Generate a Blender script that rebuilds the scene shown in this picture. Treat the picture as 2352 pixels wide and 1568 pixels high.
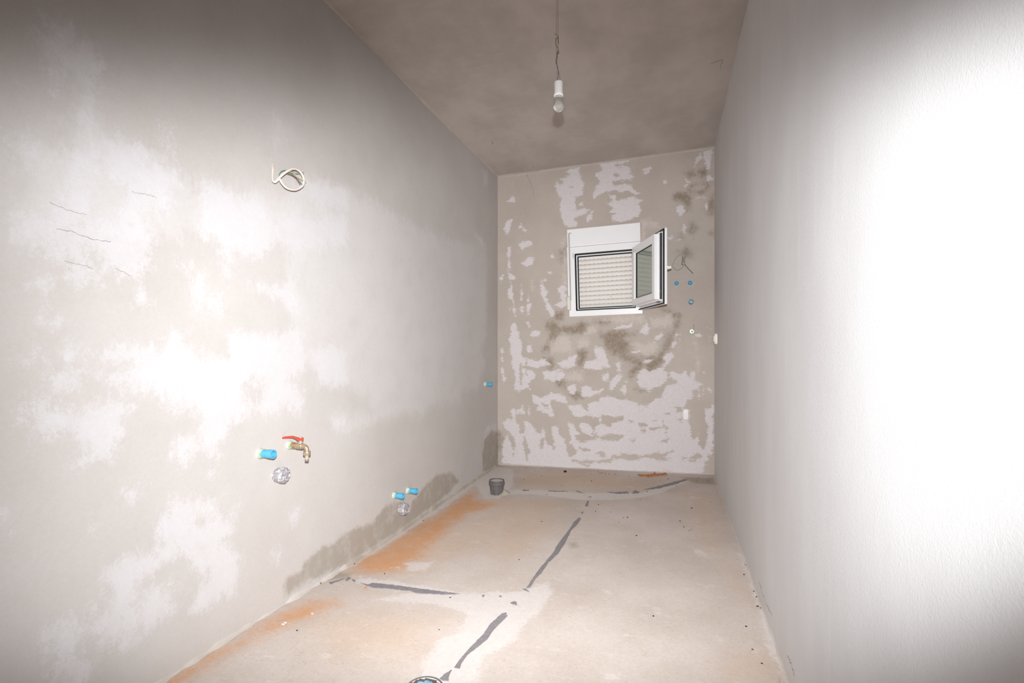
import bpy, math, random
import numpy as np
from mathutils import Vector, noise

random.seed(7)
for o in list(bpy.data.objects):
    bpy.data.objects.remove(o)
C = bpy.context.scene.collection

# ------------------------------------------------------------------ camera
FPX, U0, V0, CAMH = 1146.0, 1176.0, 800.0, 1.03      # focal length and horizon in photo pixels, camera height
PSI = math.atan(359.0 / FPX)                         # the camera looks left of the room's long axis
CS, SN = math.cos(PSI), math.sin(PSI)
cam = bpy.data.cameras.new('camera')
cam.sensor_width = 36.0
cam.lens = 36.0 * FPX / 2352.0
cam.shift_y = (V0 - 784.0) / 2352.0
cam.clip_start = 0.01
camo = bpy.data.objects.new('camera', cam)
camo.location = (0, 0, CAMH)
camo.rotation_euler = (math.pi / 2, 0, PSI)
C.objects.link(camo)
bpy.context.scene.camera = camo

# ------------------------------------------------------------------ world, flash, exposure
w = bpy.data.worlds.new('world'); bpy.context.scene.world = w; w.use_nodes = True
w.node_tree.nodes['Background'].inputs[0].default_value = (0, 0, 0, 1)
w.node_tree.nodes['Background'].inputs[1].default_value = 0.0
fl = bpy.data.lights.new('camera_flash_offscreen', 'SPOT')     # speedlight in the camera's hot shoe
fl.energy = 505.0
fl.spot_size = math.radians(168)
fl.spot_blend = 0.1
fl.shadow_soft_size = 0.012
fl.color = (0.955, 0.98, 1.0)
flo = bpy.data.objects.new('camera_flash_offscreen', fl)
flo.location = (0, 0.01, CAMH + 0.14)
flo.rotation_euler = (math.pi / 2, 0, PSI)
# the reflector throws a wide, low beam that fades towards its edge and is aimed slightly down
fl.use_nodes = True
ft = fl.node_tree; fe = ft.nodes['Emission']
def fm(op, a, b=0.0):
    n_ = ft.nodes.new('ShaderNodeMath'); n_.operation = op
    for k_, x_ in enumerate((a, b)):
        if isinstance(x_, bpy.types.NodeSocket): ft.links.new(x_, n_.inputs[k_])
        else: n_.inputs[k_].default_value = x_
    return n_.outputs[0]
fs = ft.nodes.new('ShaderNodeSeparateXYZ')
ft.links.new(ft.nodes.new('ShaderNodeTexCoord').outputs['Normal'], fs.inputs[0])
BEAM = dict(cx=-0.06, cy=-0.20, wx=0.80, wy=0.625)
fz = fm('MAXIMUM', fm('ABSOLUTE', fs.outputs[2]), 0.02)
fx = fm('DIVIDE', fm('SUBTRACT', fm('DIVIDE', fs.outputs[0], fz), BEAM['cx']), BEAM['wx'])
fyy = fm('ABSOLUTE', fm('DIVIDE', fm('SUBTRACT', fm('DIVIDE', fs.outputs[1], fz), BEAM['cy']), BEAM['wy']))
fq = fm('ADD', fm('MULTIPLY', fx, fx), fm('POWER', fyy, 6.0))
ft.links.new(fm('POWER', 2.71828, fm('MULTIPLY', fq, -1.0)), fe.inputs['Strength'])
C.objects.link(flo)
vs = bpy.context.scene.view_settings
vs.view_transform = 'Standard'; vs.look = 'None'; vs.gamma = 1.0; vs.exposure = 0.0
vs.use_curve_mapping = False

# ------------------------------------------------------------------ room dimensions
XL, XR, YB, YF = -1.468, 0.349, 4.256, -1.15
KS = (1.0487 - 1.0014) / (XR - XL)                   # floor and ceiling are out of level by this slope
def zfloor(x, y=3.0):
    z = CAMH - 1.0487 + KS * (x - XL)
    t = min(1, max(0, (2.4 - y) / 1.3)); t = t * t * (3 - 2 * t)
    s = min(1, max(0, (-0.55 - x) / 0.9))
    return z + 0.04 * t * s
def zceil(x, y=0):
    return CAMH + 0.3645 * YB + KS * (x - XL)

def ray(u, v):
    xc = (u - U0) / FPX
    return Vector((xc * CS - SN, xc * SN + CS, -(v - V0) / FPX))
CAMP = Vector((0, 0, CAMH))
def onx(u, v, X):
    d = ray(u, v); return CAMP + d * (X / d.x)
def ony(u, v, Y):
    d = ray(u, v); return CAMP + d * (Y / d.y)
def left(u, v, off=0.0): return onx(u, v, XL + off)
def right(u, v, off=0.0): return onx(u, v, XR - off)
def back(u, v, off=0.0): return ony(u, v, YB - off)
def floorp(u, v, off=0.0):
    d = ray(u, v); t = (zfloor(-0.5) - CAMH) / d.z
    for _ in range(12):
        p = CAMP + d * t
        t = (zfloor(p.x, p.y) + off - CAMH) / d.z
    return CAMP + d * t
def ceilp(u, v, off=0.0):
    d = ray(u, v); t = (zceil(-0.5) - CAMH) / d.z
    for _ in range(8):
        p = CAMP + d * t
        t = (zceil(p.x) - off - CAMH) / d.z
    return CAMP + d * t
def depth(u, v, yc): return CAMP + ray(u, v) * yc

# ------------------------------------------------------------------ materials
def srgb(r, g, b):
    f = lambda c: (c / 255 / 12.92) if c <= 10 else ((c / 255 + 0.055) / 1.055) ** 2.4
    return (f(r), f(g), f(b), 1.0)
class N:
    def __init__(s, name):
        s.m = bpy.data.materials.new(name); s.m.use_nodes = True
        s.t = s.m.node_tree; s.b = s.t.nodes['Principled BSDF']
        s.co = s.t.nodes.new('ShaderNodeTexCoord').outputs['Object']
    def link(s, a, b): s.t.links.new(a, b)
    def val(s, sock, v):
        if hasattr(v, 'is_output') or isinstance(v, bpy.types.NodeSocket): s.link(v, sock)
        else: sock.default_value = v
    def math(s, op, a, b=0.0, c=None, clamp=False):
        n = s.t.nodes.new('ShaderNodeMath'); n.operation = op; n.use_clamp = clamp
        s.val(n.inputs[0], a); s.val(n.inputs[1], b)
        if c is not None: s.val(n.inputs[2], c)
        return n.outputs[0]
    def noise(s, scale, detail=3.0, rough=0.55, stretch=None, rot=None):
        n = s.t.nodes.new('ShaderNodeTexNoise')
        n.inputs['Scale'].default_value = scale; n.inputs['Detail'].default_value = detail
        n.inputs['Roughness'].default_value = rough
        src = s.co
        if stretch:
            mp = s.t.nodes.new('ShaderNodeMapping'); mp.inputs['Scale'].default_value = stretch
            if rot: mp.inputs['Rotation'].default_value = rot
            s.link(s.co, mp.inputs[0]); src = mp.outputs[0]
        s.link(src, n.inputs['Vector'])
        return n.outputs[0]
    def attr(s, name):
        n = s.t.nodes.new('ShaderNodeAttribute'); n.attribute_name = name
        return n.outputs['Fac']
    def smooth(s, x, lo, hi, out=1.0):
        n = s.t.nodes.new('ShaderNodeMapRange'); n.interpolation_type = 'SMOOTHSTEP'
        n.inputs[1].default_value = lo; n.inputs[2].default_value = hi
        n.inputs[3].default_value = 0.0; n.inputs[4].default_value = out
        s.val(n.inputs[0], x); return n.outputs[0]
    def mix(s, f, a, b, mode='MIX'):
        n = s.t.nodes.new('ShaderNodeMix'); n.data_type = 'RGBA'; n.blend_type = mode
        s.val(n.inputs[0], f); s.val(n.inputs[6], a); s.val(n.inputs[7], b)
        return n.outputs[2]
    def bump(s, h, strength=0.3, dist=0.002):
        n = s.t.nodes.new('ShaderNodeBump'); n.inputs['Strength'].default_value = strength
        n.inputs['Distance'].default_value = dist
        s.link(h, n.inputs['Height']); s.link(n.outputs[0], s.b.inputs['Normal'])
    def done(s, col, rough=0.9, spec=0.2, metal=0.0):
        s.val(s.b.inputs['Base Color'], col); s.b.inputs['Roughness'].default_value = rough
        s.b.inputs['Specular IOR Level'].default_value = spec; s.b.inputs['Metallic'].default_value = metal
        return s.m

def simple(name, rgb, rough=0.5, spec=0.4, metal=0.0, var=0.06, scale=60, bump=0.0, dirt=None):
    n = N(name); c = srgb(*rgb)
    lo = tuple(x * (1 - var * 2) for x in c[:3]) + (1,); hi = tuple(min(1, x * (1 + var)) for x in c[:3]) + (1,)
    col = n.mix(n.noise(scale, 3), lo, hi)
    if dirt:
        d, thr = dirt
        col = n.mix(n.smooth(n.noise(scale * 1.7, 4), thr, thr + 0.12), col, srgb(*d))
    if bump: n.bump(n.noise(scale * 4, 3), bump, 0.002)
    return n.done(col, rough, spec, metal)

def layered(name, base, base2, layers, bumps, grain=0.16):
    """plaster: base mottled between two colours, then patches whose outline is the stored distance field, roughened by noise"""
    n = N(name)
    big = n.noise(2.2, 5, 0.6); fine = n.noise(160, 3, 0.6)
    col = n.mix(n.smooth(n.math('ADD', n.math('MULTIPLY', big, 0.8), n.math('MULTIPLY', fine, 0.2)), 0.3, 0.7), base, base2)
    g1 = n.noise(330, 2, 0.7); g2 = n.noise(75, 3, 0.6)
    hts = []
    for L in layers:
        a = n.attr(L['attr'])
        for sc, amp, st in L['noise']:
            a = n.math('MULTIPLY_ADD', n.math('SUBTRACT', n.noise(sc, 4, 0.62, st), 0.5), amp, a)
        m = n.smooth(a, L['edge'][0], L['edge'][1], L['k'])
        if L.get('mottle'):
            m = n.math('MULTIPLY', m, n.smooth(n.noise(L['mottle'][0], 4, 0.6), 0.5 - L['mottle'][1], 0.5 + L['mottle'][1] * 0.2))
        col = n.mix(m, col, L['col'])
        if L.get('h'): hts.append(n.math('MULTIPLY', m, L['h']))
    gr = n.math('MULTIPLY_ADD', n.math('SUBTRACT', g1, .5), grain, n.math('MULTIPLY_ADD', n.math('SUBTRACT', g2, .5), grain * .8, 1.0))
    cc = n.t.nodes.new('ShaderNodeCombineXYZ')
    for k_ in range(3): n.link(gr, cc.inputs[k_])
    col = n.mix(1.0, col, cc.outputs[0], 'MULTIPLY')
    h = n.math('MULTIPLY', n.noise(bumps[0], 4, 0.65), bumps[1])
    h = n.math('ADD', h, n.math('MULTIPLY', n.noise(bumps[0] * 0.12, 4, 0.6), bumps[1] * 2.2))
    for x in hts: h = n.math('ADD', h, x)
    n.bump(h, bumps[2], 0.01)
    return n.done(col, 0.93, 0.12)

WHITE = srgb(220, 213, 214); GREY = srgb(184, 172, 163); GREY2 = srgb(195, 184, 175)
DAMP = srgb(146, 131, 115)
M = {}
M['wall_back'] = layered('plaster_back', GREY, GREY2, [
    dict(attr='dark', noise=[(9, .12, None), (45, .07, None), (140, .06, None)], edge=(-.035, .05), k=.95, col=DAMP, mottle=(38, .5)),
    dict(attr='weak', noise=[(14, .10, None), (60, .10, None), (170, .08, None)], edge=(-.015, .03), k=.6, col=srgb(214, 203, 195)),
    dict(attr='light', noise=[(13, .09, (.7, 1, 1.4)), (55, .06, (.35, 1, 2.0)), (150, .035, (.4, 1, 1.6)), (320, .015, None)], edge=(-.004, .007), k=.95, col=WHITE, h=.06, mottle=(48, 1.1)),
    ], (190, .05, .30), .2)
M['wall_left'] = layered('plaster_left', srgb(188, 181, 176), srgb(196, 190, 186), [
    dict(attr='weak', noise=[(8, .14, None), (40, .12, (1, 1, .4)), (120, .08, (1, 1, .4))], edge=(-.03, .06), k=.55, col=srgb(208, 204, 203), mottle=(9, .6)),
    dict(attr='light', noise=[(9, .13, (1, 1, .7)), (38, .11, (1, 1, .7)), (110, .09, None), (320, .09, None)], edge=(-.022, .034), k=.70, col=srgb(209, 205, 207), h=.03, mottle=(20, 1.0)),
    dict(attr='dark', noise=[(10, .07, None), (60, .04, None), (200, .03, None)], edge=(-.008, .022), k=.72, col=srgb(152, 141, 127), mottle=(14, .45)),
    ], (210, .05, .30), .12)
n = N('plaster_right')
c = n.mix(n.smooth(n.noise(3, 5, .6, (1, 1.2, .5)), .3, .75), srgb(212, 209, 209), srgb(219, 217, 217))
c = n.mix(n.smooth(n.noise(14, 4, .6, (1, 1.3, .12)), .58, .74, .3), c, srgb(226, 224, 225))
hh = n.math('ADD', n.math('MULTIPLY', n.noise(260, 4, .65), .10), n.math('MULTIPLY', n.noise(120, 3, .6), .06))
n.bump(hh, .5, .01); M['wall_right'] = n.done(c, .93, .12)
n = N('ceiling_plaster')
c = n.mix(n.smooth(n.noise(2.6, 5, .6, (1.2, .8, 1)), .32, .7), srgb(186, 176, 170), srgb(204, 194, 188))
c = n.mix(n.smooth(n.noise(14, 4, .6, (.5, 2, 1)), .5, .8, .35), c, srgb(207, 198, 192))
n.bump(n.noise(120, 4), .25, .004); M['ceiling'] = n.done(c, .95, .1)
M['floor'] = layered('screed', srgb(189, 175, 165), srgb(205, 193, 185), [
    dict(attr='tan', noise=[(7, .16, None), (40, .10, (1, 2.5, 1)), (140, .08, None)], edge=(-.10, .14), k=.42, col=srgb(202, 173, 146)),
    dict(attr='scuff', noise=[(16, .5, (.6, 1.3, 1)), (70, .3, (.5, 1.5, 1))], edge=(.05, .13), k=.5, col=srgb(214, 204, 197)),
    dict(attr='scuff', noise=[(30, .35, None), (120, .5, None)], edge=(.06, .15), k=.4, col=srgb(164, 146, 130)),
    dict(attr='orange', noise=[(9, .13, None), (60, .10, None), (220, .10, None)], edge=(-.05, .09), k=.88, col=srgb(204, 150, 105), mottle=(16, .8)),
    dict(attr='light', noise=[(12, .08, None), (60, .06, None), (220, .04, None)], edge=(-.010, .016), k=.75, col=srgb(213, 205, 201), h=.04, mottle=(30, 1.0)),
    dict(attr='dark', noise=[(10, .05, None), (60, .03, None)], edge=(-.01, .04), k=.7, col=srgb(158, 146, 130)),
    ], (150, .06, .5), .26)
M['mortar'] = layered('mortar', srgb(186, 176, 167), srgb(205, 197, 190), [], (90, .12, .6))
M['mortar_damp'] = layered('mortar_damp', srgb(160, 149, 134), srgb(186, 176, 164), [], (90, .12, .6))
M['bead'] = simple('plaster_bead', (196, 185, 176), .95, .1, var=.08, scale=20, bump=.4)
M['crack_or_thread'] = simple('crack_gap', (160, 152, 146), .95, .05)  # tone darker than the plaster, for the open gaps
M['pvc'] = simple('window_white', (246, 244, 245), .35, .5, var=.015, scale=12)
M['cream'] = simple('cream_plastic', (226, 221, 206), .4, .5, var=.02)
M['shutter'] = simple('shutter_slat', (240, 236, 232), .55, .35, var=.03, scale=24, dirt=((218, 204, 188), .66))
M['slat_gap'] = simple('shutter_dirt', (206, 188, 168), .9, .1, var=.15, scale=40)
M['slot_dark'] = simple('slat_slot_dark', (150, 122, 104), .9, .1)  # dark colour painted in for the open vent slots and their dirt
M['rubber'] = simple('black_gasket', (22, 21, 20), .6, .3, var=.1)
M['metal'] = simple('hardware_metal', (120, 122, 124), .35, .5, .9, var=.25, scale=160)
M['strap'] = simple('grey_strap', (176, 176, 172), .9, .1, var=.08, scale=200)
n = N('window_glass'); n.b.inputs['Transmission Weight'].default_value = 0.08
n.b.inputs['IOR'].default_value = 1.45
M['glass'] = n.done(n.mix(n.noise(9, 3), srgb(146, 156, 142), srgb(158, 167, 153)), .12, .5)
n = N('bulb_glass'); n.b.inputs['Transmission Weight'].default_value = 0.9; n.b.inputs['IOR'].default_value = 1.45
M['bulbglass'] = n.done(n.mix(n.noise(20, 2), srgb(246, 246, 240), srgb(252, 252, 250)), .02, .5)  # white base under partial transmission puts a faint reflected haze into the glass
M['porcelain'] = simple('white_porcelain', (242, 236, 232), .3, .5, var=.01)
M['blue'] = simple('blue_plastic', (86, 172, 206), .4, .5, var=.06, dirt=((196, 216, 222), .64), scale=90)
M['blueplug'] = simple('blue_plug', (62, 146, 186), .35, .5, var=.08)
M['green'] = simple('green_pipe', (138, 192, 116), .6, .3, var=.15, dirt=((206, 206, 194), .5), scale=70)
M['plasterring'] = simple('plaster_ring', (206, 201, 194), .95, .1, var=.08, bump=.5)
M['brass'] = simple('brass', (196, 174, 146), .35, .5, .65, var=.18, scale=120)
M['chrome'] = simple('nickel', (214, 206, 190), .3, .5, .6, var=.1)
M['red'] = simple('red_lever', (192, 58, 38), .45, .4, var=.08)
M['foil'] = simple('foil', (172, 168, 172), .5, .4, .25, var=.28, scale=70, dirt=((236, 232, 230), .52))
M['greypvc'] = simple('grey_pvc', (100, 97, 95), .5, .4, var=.1, scale=30)
M['strip'] = simple('exposed_pipe', (140, 134, 136), .75, .2, var=.16, scale=45, dirt=((170, 162, 160), .62), bump=.3)
M['sheath'] = simple('cable_sheath', (228, 214, 204), .5, .35, var=.03)
M['w_blue'] = simple('wire_blue', (96, 118, 146), .5, .3)
M['w_yg'] = simple('wire_yellow_green', (206, 190, 92), .5, .3, dirt=((96, 168, 112), .5), scale=120)
M['w_green'] = simple('wire_green', (92, 166, 128), .5, .3)
M['w_grey'] = simple('wire_grey', (138, 140, 150), .5, .3)
M['w_brown'] = simple('wire_brown', (120, 84, 64), .5, .3)
M['w_olive'] = simple('wire_olive', (122, 118, 74), .5, .3)
M['w_black'] = simple('wire_black', (70, 62, 56), .5, .3)
M['tungsten'] = simple('bulb_metal', (170, 160, 140), .4, .5, .8)
M['brick'] = simple('brick', (190, 122, 80), .95, .1, var=.2, scale=60, bump=.6, dirt=((206, 186, 170), .52))
M['crumb'] = simple('dark_crumb', (58, 46, 38), .9, .1, var=.3)
M['bag'] = simple('blue_bag', (112, 168, 186), .45, .4, var=.12, scale=40, dirt=((216, 196, 150), .72))
M['hinge'] = simple('grey_hinge', (164, 162, 156), .4, .4, .3)

# ------------------------------------------------------------------ mesh helpers (all vertices in world space)
ROOT = {}
def tag(o, label=None, cat=None, group=None, kind=None):
    if label: o['label'] = label
    if cat: o['category'] = cat
    if group: o['group'] = group
    if kind: o['kind'] = kind
    return o
def thing(name, loc, label, cat, group=None):
    o = bpy.data.objects.new(name, None); C.objects.link(o)
    o.empty_display_size = 0.05; o.location = loc
    return tag(o, label, cat, group)
def rootloc(o):
    p = Vector((0, 0, 0))
    while o is not None:
        p = p + o.location; o = o.parent
    return p
def mesh(name, verts, faces, mat, parent=None, smooth=35, loc=None, label=None):
    base = rootloc(parent) if parent else Vector(loc or (0, 0, 0))
    me = bpy.data.meshes.new(name)
    me.from_pydata([(v[0] - base.x, v[1] - base.y, v[2] - base.z) for v in verts], [], faces)
    me.materials.append(M[mat] if isinstance(mat, str) else mat)
    if smooth:
        me.polygons.foreach_set('use_smooth', [True] * len(me.polygons))
        me.set_sharp_from_angle(angle=math.radians(smooth))
    me.update()
    o = bpy.data.objects.new(name, me); C.objects.link(o)
    if parent: o.parent = parent
    else: o.location = base
    if label: o['label'] = label
    return o
class G:
    """collects shapes into one mesh"""
    def __init__(s): s.v = []; s.f = []
    def add(s, v, f):
        k = len(s.v); s.v += [Vector(p) for p in v]; s.f += [tuple(i + k for i in q) for q in f]; return s
    def box(s, x0, x1, y0, y1, z0, z1, fr=None):
        v = [(x, y, z) for z in (z0, z1) for y in (y0, y1) for x in (x0, x1)]
        if fr: v = [fr(p) for p in v]
        return s.add(v, [(0, 2, 3, 1), (4, 5, 7, 6), (0, 1, 5, 4), (2, 6, 7, 3), (0, 4, 6, 2), (1, 3, 7, 5)])
    def tube(s, pts, r, segs=10, caps=True, step=None):
        pts = [Vector(p) for p in pts]
        rs = r if isinstance(r, (list, tuple)) else [r] * len(pts)
        if step: pts, rs = catmull(pts, rs, step)
        rings = []; up = None
        for i, p in enumerate(pts):
            t = (pts[min(i + 1, len(pts) - 1)] - pts[max(i - 1, 0)]).normalized()
            if up is None: up = t.orthogonal().normalized()
            up = (up - t * up.dot(t)).normalized(); sd = t.cross(up)
            rings.append([p + (up * math.cos(a) + sd * math.sin(a)) * rs[i] for a in [2 * math.pi * j / segs for j in range(segs)]])
        v = [q for g in rings for q in g]; f = []
        for i in range(len(rings) - 1):
            for j in range(segs):
                a = i * segs + j; b = i * segs + (j + 1) % segs
                f.append((a, b, b + segs, a + segs))
        if caps: f.append(tuple(reversed(range(segs)))); f.append(tuple(range(len(v) - segs, len(v))))
        return s.add(v, f)
    def lathe(s, prof, org, axis, segs=24, caps=True, jit=None):
        axis = Vector(axis).normalized(); e1 = axis.orthogonal().normalized(); e2 = axis.cross(e1); org = Vector(org)
        v = []
        for i, (r, h) in enumerate(prof):
            for j in range(segs):
                a = 2 * math.pi * j / segs
                rr, hh = (r, h) if jit is None else jit(r, h, a, i)
                v.append(org + axis * hh + (e1 * math.cos(a) + e2 * math.sin(a)) * rr)
        f = []
        for i in range(len(prof) - 1):
            for j in range(segs):
                a = i * segs + j; b = i * segs + (j + 1) % segs
                f.append((a, b, b + segs, a + segs))
        if caps: f.append(tuple(reversed(range(segs)))); f.append(tuple(range(len(v) - segs, len(v))))
        return s.add(v, f)
    def prism(s, poly, d):
        k = len(poly); d = Vector(d); poly = [Vector(p) for p in poly]
        return s.add(poly + [p + d for p in poly], [tuple(range(k)), tuple(reversed(range(k, 2 * k)))] +
                     [(i, i + k, (i + 1) % k + k, (i + 1) % k) for i in range(k)])
    def build(s, name, mat, parent=None, **k): return mesh(name, s.v, s.f, mat, parent, **k)
def catmull(P, R, n):
    op, orr = [], []
    for i in range(len(P) - 1):
        a, b, c, d = P[max(i - 1, 0)], P[i], P[i + 1], P[min(i + 2, len(P) - 1)]
        for k in range(n):
            t = k / n
            op.append(0.5 * ((2 * b) + (c - a) * t + (2 * a - 5 * b + 4 * c - d) * t * t + (3 * b - a - 3 * c + d) * t ** 3))
            orr.append(R[i] + (R[i + 1] - R[i]) * t)
    op.append(P[-1]); orr.append(R[-1])
    return op, orr

# ------------------------------------------------------------------ distance fields for the plaster patches
ZOOM = dict(Z4=(1140, 340, 7.127), Z5=(1380, 330, 6.532), Z6=(1140, 540, 7.126), Z7=(1140, 720, 7.127), Z8=(1380, 700, 7.129),
            A1=(1140, 900, 7.465), A2=(1380, 900, 7.129), L1=(0, 0, 2.904), L2=(0, 500, 2.904), L3=(0, 1028, 2.904),
            L4=(700, 300, 3.921), L5=(700, 660, 3.921), L6=(560, 1000, 3.734), F1=(640, 1260, 3.92), F2=(1140, 1060, 4.523),
            F3=(1100, 1250, 2.94), P=(0, 0, 1.0), K1=(560, 340, 10.69), K2=(1520, 560, 6.031), CE=(700, 0, 2.352))
def px(z, pts):
    x0, y0, s = ZOOM[z]; return [(x0 + x / s, y0 + y / s) for x, y in pts]
def sdf(S, T, polys, lim=0.2):
    """signed distance (inside positive) to the union of polygons, in metres, at points S,T"""
    out = np.full(S.shape, -lim)
    for P in polys:
        P = np.array(P, float)
        m = (S > P[:, 0].min() - lim) & (S < P[:, 0].max() + lim) & (T > P[:, 1].min() - lim) & (T < P[:, 1].max() + lim)
        if not m.any(): continue
        s, t = S[m], T[m]; d2 = np.full(s.shape, 9.0); ins = np.zeros(s.shape, bool)
        for i in range(len(P)):
            ax, ay = P[i]; bx, by = P[(i + 1) % len(P)]
            ex, ey = bx - ax, by - ay; L = ex * ex + ey * ey + 1e-12
            k = np.clip(((s - ax) * ex + (t - ay) * ey) / L, 0, 1)
            d2 = np.minimum(d2, (s - ax - k * ex) ** 2 + (t - ay - k * ey) ** 2)
            if ey != 0:
                ins ^= ((ay > t) != (by > t)) & (s < ex * (t - ay) / ey + ax)
        d = np.sqrt(d2); d = np.where(ins, d, -d)
        out[m] = np.maximum(out[m], np.clip(d, -lim, lim))
    return out
def band(pts, wd):
    """thin polygon along a polyline given in surface coordinates"""
    P = [Vector(p) for p in pts]; a, b = [], []
    for i, p in enumerate(P):
        t = (P[min(i + 1, len(P) - 1)] - P[max(i - 1, 0)]).normalized(); n_ = Vector((-t.y, t.x)) * wd
        a.append(tuple(p + n_)); b.append(tuple(p - n_))
    return a + b[::-1]
def grid(name, a, b, fn, mat, keep=None, attrs=None, flip=False):
    """grid surface over coordinates a x b; fn gives the world point"""
    A, B = np.meshgrid(a, b, indexing='ij'); na, nb = len(a), len(b)
    pts = fn(A, B).reshape(-1, 3)
    idx = np.arange(na * nb).reshape(na, nb)
    q = np.stack([idx[:-1, :-1], idx[1:, :-1], idx[1:, 1:], idx[:-1, 1:]], -1)
    if flip: q = q[..., ::-1]
    if keep is not None:
        ca = (A[:-1, :-1] + A[1:, 1:]) / 2; cb = (B[:-1, :-1] + B[1:, 1:]) / 2
        q = q[keep(ca, cb)]
    q = q.reshape(-1, 4)
    me = bpy.data.meshes.new(name)
    me.vertices.add(len(pts)); me.vertices.foreach_set('co', pts.astype(np.float32).ravel())
    me.loops.add(q.size); me.loops.foreach_set('vertex_index', q.astype(np.int32).ravel())
    me.polygons.add(len(q)); me.polygons.foreach_set('loop_start', np.arange(0, q.size, 4, dtype=np.int32))
    me.update(calc_edges=True)
    me.polygons.foreach_set('use_smooth', [True] * len(q))
    for k, arr in (attrs or {}).items():
        at = me.attributes.new(k, 'FLOAT', 'POINT'); at.data.foreach_set('value', arr(A, B).astype(np.float32).ravel())
    me.materials.append(M[mat]); me.validate()
    o = bpy.data.objects.new(name, me); C.objects.link(o); o['kind'] = 'structure'
    return o
def wob(A, B, sc, amp, seed=0.0):
    """gentle unevenness from summed waves"""
    r = np.random.RandomState(int(seed * 10) + 3); z = np.zeros(A.shape)
    for k in range(14):
        fx, fy = r.normal(size=2) * sc; z += np.sin(A * fx + B * fy + r.rand() * 6.28) / (1 + 0.15 * k)
    return z * amp / 4

# ---- back wall patches
LB = []
LB += [px('Z4', p) for p in [
 [(965,540),(1060,480),(1250,440),(1380,440),(1445,580),(1425,700),(1430,790),(1280,800),(1310,860),(1300,980),(1250,1000),(1350,1010),(1450,970),(1540,1010),(1420,1090),(1310,1140),(1260,1140),(1310,1280),(1200,1295),(1110,1270),(1060,1150),(1055,1050),(1035,940),(1050,850),(990,740),(970,640)],
 [(1150,390),(1220,345),(1350,320),(1350,440),(1250,450)], [(1450,1130),(1580,1030),(1560,1150),(1490,1210)], [(1345,890),(1420,880),(1420,940),(1360,940)],
 [(180,870),(260,780),(300,800),(320,890),(230,880)], [(180,1150),(270,1150),(230,1250),(210,1390),(170,1410),(135,1320)], [(340,1330),(400,1240),(470,1340),(400,1310)]]]
LB += [px('Z5', p) for p in [
 [(0,270),(250,230),(430,220),(420,270),(200,300),(220,340),(400,350),(460,430),(400,460),(540,490),(480,530),(330,560),(180,560),(190,600),(430,640),(480,700),(580,740),(530,770),(400,720),(180,720),(0,760),(-50,780),(-110,840),(-130,750),(-60,640),(0,560),(-80,450),(0,400)],
 [(100,750),(210,760),(240,840),(390,830),(420,790),(640,830),(610,930),(590,1100),(430,1140),(290,1180),(200,1160),(140,1100),(250,1040),(140,1020),(200,960),(100,900),(150,860)],
 [(630,380),(750,345),(760,365),(650,400)], [(645,430),(710,420),(680,445)], [(1420,280),(1500,110),(1500,220),(1400,370)], [(1560,110),(1660,60),(1640,400),(1580,380)],
 [(1250,450),(1340,580),(1270,590)], [(1580,560),(1630,480),(1640,540)], [(1150,960),(1220,930),(1280,1020),(1220,1080),(1200,1130),(1160,1040)], [(1220,1200),(1280,1200),(1270,1380),(1230,1330)],
 [(990,380),(1005,390),(980,470),(965,470)], [(940,600),(970,560),(960,610)], [(1000,1410),(1090,1380),(1050,1430)], [(1140,1450),(1200,1410),(1190,1450)],
 [(1225,710),(1240,710),(1280,635),(1340,595),(1335,580),(1265,625)], [(1390,815),(1480,795),(1560,800),(1600,850),(1590,975),(1575,970),(1580,860),(1540,815),(1480,812),(1395,835)]]]
LB += [px('Z6', p) for p in [
 [(175,200),(230,195),(240,480),(235,580),(190,550)], [(350,150),(430,90),(560,100),(570,150),(480,190),(430,260),(370,210)], [(430,450),(520,370),(620,380),(600,460),(500,510)],
 [(195,620),(265,615),(320,740),(240,740),(270,900),(300,1100),(325,1320),(290,1320),(260,1080),(215,1030),(190,950),(190,870),(240,860),(210,700)],
 [(410,810),(440,950),(425,1090),(385,1020)], [(400,1150),(440,1150),(440,1285),(400,1280)], [(500,1110),(565,1130),(555,1310),(500,1310)], [(520,970),(560,1060),(510,1090)],
 [(700,760),(810,740),(790,880),(870,930),(820,1000),(960,1290),(900,1350),(790,1100),(740,1000)], [(1000,900),(1080,790),(1130,900),(1140,1150),(1060,1180),(950,1130),(1070,1080),(1060,960)],
 [(890,360),(930,300),(940,350)], [(820,580),(890,600),(870,630)], [(65,700),(105,660),(90,750)], [(200,1190),(240,1200),(210,1320)]]]
LB += [px('Z7', p) for p in [
 [(270,120),(320,170),(350,240),(420,480),(420,740),(500,730),(600,740),(690,790),(740,740),(790,750),(880,830),(700,850),(640,885),(520,860),(430,870),(500,910),(660,960),(660,1020),(560,1090),(530,1150),(550,1240),(490,1230),(370,1290),(290,1240),(290,1130),(300,960),(260,800),(210,460),(230,260)],
 [(560,350),(630,260),(720,300),(700,380),(600,400)], [(500,530),(600,480),(590,590),(510,650)], [(500,140),(540,130),(540,210)], [(85,900),(105,890),(150,1060),(120,1130),(95,1050)], [(80,740),(105,480),(120,480),(100,790)],
 [(750,950),(950,920),(1100,940),(1140,1000),(1080,1060),(960,1110),(780,1090)], [(1000,800),(1150,740),(1300,690),(1290,850),(1200,890),(1060,870)],
 [(1430,890),(1480,780),(1650,740),(1610,640),(1620,540),(1760,560),(1790,720),(1853,860),(1620,920)], [(1410,1200),(1470,1180),(1600,1250),(1750,1240),(1690,1310),(1540,1380),(1400,1360)], [(1700,1010),(1853,970),(1853,1080),(1750,1100)],
 [(1150,1230),(1230,1150),(1300,1150),(1300,1260),(1280,1340),(1230,1330)]]]
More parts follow.
